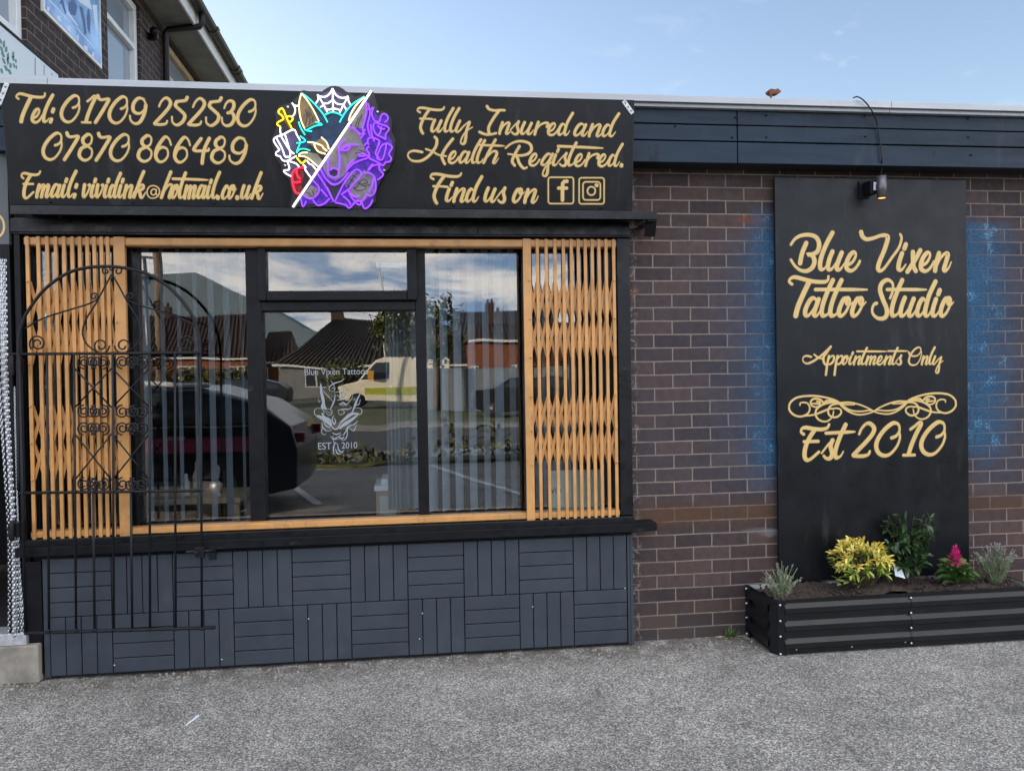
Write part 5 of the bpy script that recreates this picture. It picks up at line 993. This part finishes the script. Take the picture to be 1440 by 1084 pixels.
# chain curtain
cc = thing('chain_curtain', 'silver chain link door curtain gathered beside the black shopfront post', 'door curtain', (W(16, 366, -.07).x, -.07, W(16, 366, -.07).z))
for k, pts in enumerate(([(10.2, 367), (11.8, 460), (14.0, 560), (18.5, 660), (23.5, 745), (25.5, 800), (29.5, 870), (31, 893)], [(5.5, 367), (7.7, 460), (10.5, 560), (15.5, 660), (20.5, 745), (22, 810), (23.5, 895)], [(0.5, 367), (3.5, 460), (7, 560), (12.5, 660), (17.2, 745), (18.5, 810), (19, 895)], [(12.5, 367), (14, 460), (16, 560), (20, 660), (25, 745), (27, 800), (33, 870), (37, 893)], [(8, 367), (9.5, 460), (12, 560), (17, 660), (22, 745), (24, 810), (26, 895)], [(3, 367), (6, 460), (9, 560), (14, 660), (19, 745), (20, 810), (21, 895)], [(-2, 367), (1, 460), (5, 560), (11, 660), (15.5, 745), (17, 810), (17, 895)], [(-8, 367), (-5, 460), (0, 560), (7, 660), (12.5, 745), (13.5, 810), (13, 895)], [(20.5, 545), (21, 580), (22, 620), (24, 690), (25.5, 740)])):
    path = crom([W(a, b_, -.075-.006*(k % 3)) for a, b_ in pts], 10); mb = MB(); d_ = 0; last = path[0]; i = 0; LN = .0155 if k < 8 else .009
    acc = [0]
    for a, b_ in zip(path, path[1:]): acc.append(acc[-1]+(b_-a).length)
    s_ = 0; j = 0
    while s_ < acc[-1]:
        while j < len(acc)-2 and acc[j+1] < s_: j += 1
        p = path[j].lerp(path[j+1], (s_-acc[j])/(acc[j+1]-acc[j]+1e-9)); t_ = (path[j+1]-path[j]).normalized(); ang_ = rad(50 if i % 2 else -40); sd_ = Vector((math.cos(ang_), math.sin(ang_), 0)); L_ = LN*.72; w2 = LN*.36
        mb.tube([p+t_*L_*math.cos(a)+sd_*w2*math.sin(a) for a in (0, .9, 1.57, 2.24, 3.14, 4.04, 4.71, 5.38)], LN*.19, 4, closed=True); s_ += LN; i += 1
    part('strand', mb, M['steel'], cc)
mb = MB(); c = W(23, 748, -.075); mb.lathe(c, [(.022, -.02), (.026, -.012), (.026, .012), (.022, .02)], 'Z', 10); part('tie', mb, M['rust'], cc)
# ------------------------------------------------------------------ two storey building behind on the left
XW = -2.6
B2 = thing('two_storey_building', 'taller dark brick building with white windows and overhanging eaves behind the shop roof', 'building', (XW, 3, 0))
zs_ = WX(211, 14, XW).z; ya = WX(20.5, 40, XW).y; yb = WX(37, 40, XW).y
wy = lambda px, py=60: WX(px, py, XW).y
zwb = WX(37, 62, XW).z; winB = (wy(151.5), wy(197)); winC = (wy(231), wy(276, 105))
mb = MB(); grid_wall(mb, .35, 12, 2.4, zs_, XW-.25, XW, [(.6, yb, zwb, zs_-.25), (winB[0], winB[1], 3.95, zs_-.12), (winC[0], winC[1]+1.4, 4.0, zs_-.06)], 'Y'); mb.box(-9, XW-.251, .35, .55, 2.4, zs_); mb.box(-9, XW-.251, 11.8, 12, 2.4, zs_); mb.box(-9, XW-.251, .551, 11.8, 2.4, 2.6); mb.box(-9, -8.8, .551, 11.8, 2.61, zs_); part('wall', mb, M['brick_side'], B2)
def win2(y0_, y1_, z0_, z1_, m, mull=()):
    f = MB(); w_ = .07
    f.box(XW-.12, XW-.03, y0_, y0_+w_, z0_, z1_); f.box(XW-.12, XW-.03, y1_-w_, y1_, z0_, z1_); f.box(XW-.12, XW-.03, y0_+w_, y1_-w_, z0_, z0_+w_); f.box(XW-.12, XW-.03, y0_+w_, y1_-w_, z1_-w_, z1_)
    for kind, v in mull:
        if kind == 'h': f.box(XW-.12, XW-.032, y0_+w_, y1_-w_, v-.025, v+.025)
        else: f.box(XW-.12, XW-.032, v-.025, v+.025, z0_+w_, z1_-w_)
    o = part('window', f, m, B2, bev=.004); g = MB(); g.box(XW-.09, XW-.08, y0_+w_+.001, y1_-w_-.001, z0_+w_+.001, z1_-w_-.001); part('pane', g, M['paneglass'], o); return o
M['paneglass'] = mat('upper_window_glass', (.22, .27, .33), .08, spec=.8)
win2(.6, yb, zwb, zs_-.25, M['white']); win2(winB[0], winB[1], 3.95, zs_-.12, M['white'], (('h', zs_-.55),)); win2(winC[0], winC[1]+1.4, 4.0, zs_-.06, M['timber'], (('h', zs_-.42), ('v', winC[1]-.1)))
XE = -2.25
mb = MB(); mb.box(XW-.25, XE, .05, 12, zs_+.0, zs_+.02); part('soffit', mb, M['soffit'], B2)
mb = MB(); mb.box(XE+.0005, XE+.022, .05, 12, zs_-.015, zs_+.20); part('eaves_board', mb, M['white'], B2)
mb = MB(); gc = (XE+.085, zs_+.175)
pr_ = [(gc[0]+.058*math.cos(rad(a)), gc[1]+.058*math.sin(rad(a))) for a in range(180, 361, 20)]; prn = [(gc[0]+.052*math.cos(rad(a)), gc[1]+.052*math.sin(rad(a))) for a in range(360, 179, -20)]
mb.prism([Vector((x, .05, z)) for x, z in pr_+prn], (0, 11.95, 0)); gut = part('gutter', mb, M['brownpvc'], B2)
mb = MB()
for y in (WX(300, 28, XE+.1).y, WX(331, 88, XE+.1).y, WX(334, 95, XE+.1).y): pr2 = [(gc[0]+.066*math.cos(rad(a)), gc[1]+.066*math.sin(rad(a))) for a in range(180, 361, 20)]; mb.prism([Vector((x, y, z)) for x, z in pr2+[(gc[0]+.066, gc[1]+.012), (gc[0]-.066, gc[1]+.012)]], (0, .09, 0))
split('gutter_bracket', mb, M['brownpvc'], gut)
ydp = wy(226, 60); mb = MB(); c1 = Vector((XW+.05, ydp, zs_-.1)); mb.tube([Vector((XW+.05, ydp, 2.9)), c1, Vector((XW+.08, ydp, zs_-.055)), Vector((XE+.06, ydp-.02, zs_-.02)), Vector((gc[0], ydp-.02, zs_+.03)), Vector((gc[0], ydp-.02, gc[1]-.05))], .034, 10); part('downpipe', mb, M['brownpvc'], B2)
mb = MB(); c = WX(213, 52, XW+.03); mb.box(XW+.0005, XW+.06, c.y-.03, c.y+.03, c.z-.03, c.z+.03); mb.tube([c+Vector((.03, 0, 0)), c+Vector((.06, -.12, .02))], .04, 8); part('floodlight', mb, M['blackwood'], B2)
mb = MB(); mb.hexa([Vector(p) for p in ((-9.2, 0.0, zs_+.21), (XE+.06, 0.0, zs_+.21), (XE+.06, 12.1, zs_+.21), (-9.2, 12.1, zs_+.21), (-5.8, 0.0, zs_+2.0), (-5.6, 0.0, zs_+2.0), (-5.6, 12.1, zs_+2.0), (-5.8, 12.1, zs_+2.0))]); part('roof', mb, M['rooftile'], B2)
# poster: pale blue print with dark figures and white marks
po = thing('blue_poster', 'white edged blue poster with dark figures fixed to the upper brick wall', 'poster', (XW+.02, 2.5, 4.18)); yp0, yp1 = wy(57, 15), wy(140, 97); zp0 = WX(57, 15.5, XW).z; zp1 = zp0+1.15
mb = MB(); mb.box(XW+.001, XW+.02, yp0, yp1, zp0, zp1); part('frame', mb, M['white'], po)
M['pblue'] = mat('poster_blue_print', (.10, .24, .55), .35, var=.25, scale=2.2, col2=(.34, .52, .80)); M['pfig'] = mat('poster_dark_figure', (.06, .11, .24), .4); M['pwhite'] = mat('poster_white_mark', (.62, .72, .85), .4)
mb = MB(); mb.box(XW+.0205, XW+.023, yp0+.03, yp1-.03, zp0+.03, zp1-.03); part('print', mb, M['pblue'], po)
PXp = plane_fn(Vector((XW+.0235, 0, 0)), Vector((1, 0, 0))); cP = lambda a, b_: PXp(a/8, b_/8)
for nm, m_, L in (('figure', 'pfig', [[(770, 30), (830, 0), (870, 80), (850, 180), (800, 170), (770, 110)], [(890, 60), (930, 90), (960, 250), (975, 380), (950, 400), (930, 250)], [(985, 110), (1000, 100), (1020, 220), (1010, 390), (985, 330), (975, 220)], [(700, -20), (712, 10), (745, 150), (735, 170), (690, 40), (660, 60)]]), ('mark', 'pwhite', [[(530, 70), (560, 90), (550, 140), (530, 120)], [(640, 180), (680, 190), (685, 245), (650, 230)], [(755, 280), (795, 300), (798, 380), (760, 330)], [(872, 390), (886, 400), (882, 470), (870, 460)], [(945, 510), (985, 530), (985, 590), (950, 560)], [(1035, 610), (1060, 580), (1060, 640), (1035, 650)], [(545, 0), (560, 0), (790, 250), (780, 255)], [(850, 305), (860, 305), (1065, 540), (1060, 550)], [(760, 130), (880, 290), (870, 300), (750, 150)], [(860, -10), (1000, -10), (1040, 120), (990, 90), (900, 30)], [(1040, 60), (1090, 60), (1100, 400), (1075, 330)]])):
    mb = MB()
    for k, lp_ in enumerate(L): mb.prism([cP(*p)+Vector((k*2e-5, 0, 0)) for p in lp_], (-.0006, 0, 0))
    part(nm, mb, M[m_], po)
# white sign with a leaf sprig, on the same wall
lsn = thing('white_sign', 'white fascia sign with a green leaf sprig below the blue poster', 'sign', (XW+.1, 1.2, 3.2)); XS = XW+.06; yA = .40; A, B_ = WX(0, 33, XS), WX(82, 107.5, XS)
ztp = (A.z+B_.z)/2; mb = MB(); mb.box(XW+.001, XS, yA, B_.y, ztp-.62, ztp); M['palesign'] = mat('pale_blue_white_panel', (.60, .66, .70), .4); part('board', mb, M['palesign'], lsn, bev=.002)
mb = MB(); mb.box(XW+.001, XS+.004, yA, B_.y+.004, ztp+.0005, ztp+.016); part('trim', mb, M['joint'], lsn)
PXs = plane_fn(Vector((XS+.001, 0, 0)), Vector((1, 0, 0))); cS = lambda a, b_: PXs(a/8, b_/8); mb = MB(); M['sprig'] = mat('grey_green_leaf_print', (.10, .24, .20), .5)
for x, y, dx, dy in ((10, 470, 10, 40), (45, 500, 10, -45), (20, 560, 25, 50), (70, 560, 15, -30), (35, 620, 25, 25), (45, 690, 25, 40), (90, 640, 10, -50), (90, 690, 5, -50), (70, 770, 30, 30), (120, 740, 15, -20), (150, 620, 8, -40), (150, 660, 20, 30), (180, 690, 10, 20), (185, 760, 10, 15), (20, 800, 20, 20), (110, 810, 25, 25), (160, 740, 15, 15)):
    a = cS(x-dx, y-dy); b_ = cS(x+dx, y+dy); d_ = (b_-a); s_ = d_.cross(Vector((1, 0, 0))).normalized()*.018; mb.prism([a, a.lerp(b_, .5)+s_, b_, a.lerp(b_, .5)-s_], (-.0005, 0, 0))
part('sprig', mb, M['sprig'], lsn)
mb = MB()
for a, b_ in (((49.5, 82), (49.5, 106)), ((62, 92), (62, 106)), ((73, 103), (73, 107))): mb.bar(PXs(*a), PXs(*b_), .006, .0006, (1, 0, 0))
part('seam', mb, M['joint'], lsn)
# ------------------------------------------------------------------ across the forecourt: what the window mirrors
def house(name, label, cat, x0_, x1_, y, dep, ze, zr_, wallm, roofm, wins, hip=1.5, chim=None, zb_=0.0):
    t = thing(name, label, cat, ((x0_+x1_)/2, y-dep/2, zb_)); w_ = MB(); w_.box(x0_+.3, x1_-.3, y-dep+.3, y-.35, zb_, ze); part('wall', w_, wallm, t)
    r = MB(); ym = y-dep/2; h = .16
    top = [Vector((x0_+hip, ym+.02, zr_)), Vector((x1_-hip, ym+.02, zr_)), Vector((x1_-hip, ym-.02, zr_)), Vector((x0_+hip, ym-.02, zr_))]; bot = [Vector((x0_, y, ze)), Vector((x1_, y, ze)), Vector((x1_, y-dep, ze)), Vector((x0_, y-dep, ze))]
    r.hexa(bot+top)
    n = int((x1_-x0_)/.33)
    for i in range(1, n):                  # tile ribs down the front slope
        f = i/n; a = bot[0].lerp(bot[1], f); b_ = top[0].lerp(top[1], f); r.tube([a+Vector((0, .03, .03)), b_+Vector((0, .03, .03))], .06, 4)
    rr = part('roof', r, roofm, t)
    g = MB(); g.box(x0_, x1_, y-.04, y+.06, ze-.16, ze-.005); part('eaves_board', g, M['white'], t)
    for cx in (chim or []):
        c_ = MB(); c_.box(cx-.45, cx+.45, ym-.35, ym+.35, zr_-.5, zr_+.8); c_.lathe((cx-.2, ym, zr_+.8), [(.12, 0), (.10, .35), (.001, .36)], 'Z', 8); c_.lathe((cx+.2, ym, zr_+.8), [(.12, 0), (.10, .35), (.001, .36)], 'Z', 8); part('chimney', c_, M['redtile'], t)
    for a, b_, c_, d in wins:
        f_ = MB(); f_.box(a, b_, y-.36, y-.28, c_, d); o = part('window', f_, M['white'], t); p_ = MB(); k = max(2, int((b_-a)/.7)); st_w = (b_-a)/k
        for i in range(k): p_.box(a+i*st_w+.06, a+(i+1)*st_w-.06, y-.285, y-.272, c_+.07, d-.07)
        part('pane', p_, M['winglass'], o)
    return t
def hx(px, d): return MV(px, 529, d).x
def hz(px, py, d): return MV(px, py, d).z
d = 52; house('bungalow', 'bungalow with big dark tiled hipped roof across the road', 'house', hx(384, d), hx(700, d), GLASS_Y-d, 9, hz(480, 514, d), hz(480, 443, d), mat('grey_pebbledash', (.20, .205, .215), .9, var=.15, scale=2), M['rooftile'], [(hx(425, d), hx(478, d), .7, 2.1), (hx(520, d), hx(560, d), .9, 2.0)], 4.0, [hx(470, d)])
d = 62; house('house', 'brown roofed brick house left of the bungalow across the road', 'house', hx(120, d), hx(352, d), GLASS_Y-d, 9, hz(300, 505, d), hz(300, 437, d), M['redbrick'], M['redtile'], [(hx(320, d), hx(342, d), 1.0, 2.4), (hx(250, d), hx(280, d), 1.0, 2.4)], .6, [hx(212, d)])
d = 64; house('house', 'small orange brick house with brown roof close beside the bungalow', 'house', hx(356, d), hx(412, d), GLASS_Y-d, 9, hz(390, 512, d), hz(390, 462, d), M['redbrick'], M['redtile'], [(hx(368, d), hx(378, d), 1.0, 2.2)], .5)
d = 66; house('house', 'large house with blue grey slate roof across the road to the right', 'house', hx(632, d), hx(800, d), GLASS_Y-d, 10, hz(700, 474, d), hz(700, 431, d), M['redbrick'], M['slateroof'], [(hx(665, d), hx(676, d), 2.0, 4.2), (hx(720, d), hx(734, d), 2.0, 4.2)], .8, [hx(697, d)])
d = 48; house('house', 'dark brown roofed house in front of the slate roofed house', 'house', hx(660, d), hx(860, d), GLASS_Y-d, 9, hz(700, 478, d), hz(700, 449, d), M['redbrick'], M['redtile'], [(hx(664, d), hx(674, d), .9, 2.1), (hx(722, d), hx(736, d), .9, 2.1)], .4, [hx(707, d)])
fw_ = MB(); d = 30; fw_.box(hx(600, d), hx(870, d), GLASS_Y-d-.1, GLASS_Y-d, 0, hz(680, 518, d)); M['fence'] = mat('pale_grey_panel_fence', (.20, .23, .27), .6, var=.1, scale=1); single('fence', fw_, M['fence'], 'long pale grey panel fence on the far side of the road', 'fence', (hx(735, d), GLASS_Y-d, 0))
def tree(label, px, d, ztop, rx, rz, zc, m, n, seed, name='tree'):
    random.seed(seed); x = hx(px, d); y = GLASS_Y-d; t = thing(name, label, 'tree', (x, y, 0)); k = MB(); k.tube(crom([Vector((x, y, 0)), Vector((x+.1, y, zc*.5)), Vector((x, y, zc))], 4), [.16-.008*i for i in range(9)], 8)
    for i in range(7): a = i*.9; k.tube([Vector((x, y, zc*.6+i*.05)), Vector((x+math.cos(a)*rx*.6, y+math.sin(a)*rx*.6, zc+rz*.4*math.sin(i)))], [.06, .02], 5)
    part('trunk', k, M['bark'], t); c = MB(); cl_c = [Vector((random.uniform(-1, 1)*rx*.75, random.uniform(-1, 1)*rx*.75, random.uniform(-.8, .9)*rz)) for _ in range(14)]
    for i in range(n): q_ = random.choice(cl_c)+rv(.24)*rx; leaf(c, Vector((x, y, zc))+Vector((q_.x, q_.y, q_.z)), rv(1), random.uniform(.18, .36), random.uniform(.10, .20))
    part('crown', c, m, t); return t
tree('leafy green tree across the road beside the bungalow', 566, 40, 5, 1.5, 1.3, 4.3, M['leafA'], 1500, 3)
tree('taller thin tree with a pale bent trunk across the road', 612, 30, 4, .9, 1.4, 3.4, M['leafA'], 700, 5)
tree('round garden bush in front of the bungalow', 486, 44, 2, 1.2, .8, 1.4, M['leafA'], 900, 8, 'bush')
random.seed(11); hg_ = MB()
for i in range(2600): x = random.uniform(-14, 12); hgt = .35+.3*math.sin(x*2.1)+.2*math.sin(x*5.3); leaf(hg_, Vector((x, random.uniform(-9.85, -9.3), .05+abs(random.random()*max(.12, hgt)))), rv(1)+Vector((0, 0, .6)), random.uniform(.10, .22), random.uniform(.05, .1))
struct('foliage', hg_, M['hedge'], 'stuff')
hg_ = MB()
for i in range(3000): x = random.uniform(hx(150, 38), hx(350, 38)); leaf(hg_, Vector((x, GLASS_Y-38+random.gauss(0, .4), random.random()*1.9)), rv(1), random.uniform(.2, .34), random.uniform(.1, .18))
single('hedge', hg_, M['hedge'], 'long rough garden hedge across the road on the left', 'hedge', (hx(250, 38), GLASS_Y-38, 0))
def pole(name, label, cat, px, d, pyt, r, m, arm=None):
    x = hx(px, d); y = GLASS_Y-d; zt_ = hz(px, pyt, d); t = thing(name, label, cat, (x, y, 0)); k = MB(); k.tube([Vector((x, y, 0)), Vector((x, y, zt_))], [r, r*.7], 10); part('pole', k, m, t)
    a = MB()
    if arm == 'lamp': a.box(x-.5, x+.5, y-.08, y+.08, zt_, zt_+.07); part('lamp_head', a, M['lampgrey'], t)
    elif arm: a.box(x-.8, x+.8, y-.05, y+.05, zt_-.5, zt_-.4); part('crossarm', a, m, t)
pole('telegraph_pole', 'brown wooden telegraph pole on the far pavement', 'pole', 226, 22, 250, .16, M['wood'], 'x'); pole('street_lamp', 'grey street lamp column on the far pavement left of the telegraph pole', 'street lamp', 208, 26, 363, .09, M['lampgrey'], 'lamp'); pole('flag_pole', 'thin white pole in front of the bungalow', 'pole', 539, 45, 372, .06, M['white'])
def vehicle(name, label, x0_, x1_, yn, yf, prof, glassprof, bodym, wheels, wr, extra=None):
    t = thing(name, label, 'car' if name != 'delivery_van' else 'van', ((x0_+x1_)/2, (yn+yf)/2, 0)); L = x1_-x0_; sg = 1 if yf > yn else -1; ym = (yn+yf)/2; hw = abs(yf-yn)/2
    def ring(pf, zsh, inset): return [(x0_+L*a, b_, inset*max(0, b_-zsh)) for a, b_ in pf]
    P0 = ring(prof, prof_sh, .22); n = len(P0); b_ = MB(); rows = []
    for f in (-1, -.92, 0, .92, 1):
        sh = .0 if abs(f) < 1 else .05
        rows.append([Vector((x*1.0+(x0_+L/2-x)*.02*abs(f), ym+f*(hw-ins), z-(.03 if abs(f) == 1 and z > 1 else 0))) for x, z, ins in P0])
    vs = [p for r_w in rows for p in r_w]; fs = []
    for j in range(4):
        for i in range(n): fs.append((j*n+i, j*n+(i+1) % n, (j+1)*n+(i+1) % n, (j+1)*n+i))
    fs += [tuple(range(n))[::-1], tuple(range(4*n, 5*n))]; b_.add(vs, fs, False); body = part('body', b_, bodym, t, bev=.03)
    for f in (-1, 1):
        for gp_ in glassprof:
            g = MB(); lp_ = []
            for a, z in gp_: ins = .22*max(0, z-prof_sh); lp_.append(Vector((x0_+L*a, ym+f*(hw-ins+.006), z)))
            g.prism(lp_, (0, -f*.02, 0)); part('window', g, M['winglass'], t)
    for a in wheels:
        for f in (-1, 1):
            w_ = MB(); w_.lathe((x0_+L*a, ym+f*(hw-.10), wr), [(.001, -.11), (wr*.9, -.11), (wr, -.08), (wr, .08), (wr*.9, .11), (.001, .11)], 'Y', 20); wh = part('wheel', w_, M['tyre'], t); h_ = MB(); h_.lathe((x0_+L*a, ym+f*(hw+.012), wr), [(.001, -.02), (wr*.6, -.015), (wr*.62, .01), (.001, .015)], 'Y', 14); part('rim', h_, M['lampgrey'], wh)
    if extra: extra(t)
    return t
prof_sh = .95
carprof = [(0, .35), (.0, .75), (.02, .95), (.20, 1.0), (.34, 1.36), (.45, 1.43), (.75, 1.42), (.90, 1.25), (.985, .98), (1.0, .75), (.995, .30), (.9, .22), (.1, .22)]
M['taillight'] = mat('red_tail_lamp', (.2, .01, .01), .3)
x1c = MV(424, 700, 4.4).x
def carx(t):
    for f in (-1, 1): l_ = MB(); l_.box(x1c-.07, x1c+.012, -5.42+f*.72-.07, -5.42+f*.72+.07, .80, .90); part('tail_light', l_, M['taillight'], t)
    r_ = MB()
    for nm, y_, a_, b_, z0_, z1_, m_ in (('window_trim', -4.53, x1c-3.1, x1c-.45, .985, 1.0, 'steel'), ('door_seam', -4.513, x1c-2.12, x1c-2.10, .35, .98, 'joint'), ('door_seam', -4.513, x1c-1.12, x1c-1.10, .45, .98, 'joint'), ('sill_trim', -4.510, x1c-3.3, x1c-1.1, .26, .36, 'lampgrey'), ('door_handle', -4.50, x1c-1.42, x1c-1.22, .86, .90, 'steel'), ('door_handle', -4.50, x1c-2.42, x1c-2.22, .86, .90, 'steel')):
        q_ = MB(); q_.box(a_, b_, y_-.02, y_+.004, z0_, z1_); part(nm, q_, M[m_], t)
    st_ = MB(); st_.box(x1c-3.6, x1c-.5, -4.516, -4.512, .72, .88); part('side_stripe', st_, mat('magenta_vinyl_stripe', (.22, .03, .10), .4), t)
    r_.tube(crom([Vector((x1c-2.8, -4.70, 1.43)), Vector((x1c-2.0, -4.70, 1.465)), Vector((x1c-1.0, -4.70, 1.43))], 4), .026, 6); part('roof_rail', r_, M['white'], t)  # rail coloured white to carry the highlight along the car roof
vehicle('parked_car', 'dark blue estate car parked facing left on the forecourt', x1c-4.4, x1c, -4.52, -6.3, carprof, [[(.26, 1.02), (.36, 1.32), (.46, 1.37), (.50, 1.37), (.50, 1.02)], [(.52, 1.02), (.52, 1.37), (.73, 1.36), (.78, 1.30), (.78, 1.02)], [(.80, 1.02), (.80, 1.28), (.87, 1.22), (.92, 1.04)]], M['carblue'], (.19, .80), .32, carx)
prof_sh = 1.15
vanprof = [(0, .45), (.0, .95), (.015, 1.12), (.17, 1.30), (.31, 2.22), (.38, 2.38), (.96, 2.42), (.995, 2.30), (1.0, .45), (.9, .32), (.1, .32)]
d = 33
xv = hx(476, d)
def vanx(t):
    m_ = MB(); m_.box(xv+1.35, xv+1.58, -d+.2+.05, -d+.52, 1.35, 1.75); part('mirror', m_, mat('mirror_painted_sunlight', (.75, .36, .05), .4), t); l_ = MB(); l_.box(xv-.01, xv+.2, -d-.35, -d+.02, .92, 1.08); part('headlight', l_, M['white'], t); s_ = MB(); s_.box(xv+1.2, xv+5.1, -d+.152, -d+.165, .62, .95); part('side_stripe', s_, mat('yellow_green_stripe', (.42, .46, .05), .5), t)  # amber of the low sun put into the mirror's colour
vehicle('delivery_van', 'cream delivery van facing left parked across the road', xv, xv+5.2, -d+.15, -d-1.85, vanprof, [[(.20, 1.36), (.315, 2.10), (.42, 2.12), (.42, 1.36)]], M['vanwhite'], (.17, .80), .36, vanx)
prof_sh = .95; d = 36; xc = hx(392, d)
vehicle('parked_car', 'black hatchback parked across the road left of the cream van', xc-4.2, xc+.5, -d, -d-1.7, carprof, [[(.26, 1.02), (.36, 1.32), (.50, 1.37), (.50, 1.02)], [(.52, 1.02), (.52, 1.37), (.73, 1.36), (.88, 1.20), (.90, 1.02)]], M['carblue'], (.19, .80), .32)
xc = hx(660, 26); vehicle('parked_car', 'dark grey saloon car parked by the pale fence across the road', xc, xc+4.3, -25, -26.7, carprof, [[(.26, 1.02), (.36, 1.32), (.50, 1.37), (.50, 1.02)], [(.52, 1.02), (.52, 1.37), (.73, 1.36), (.88, 1.20), (.90, 1.02)]], mat('dark_grey_car_paint', (.02, .022, .026), .3), (.19, .80), .32)
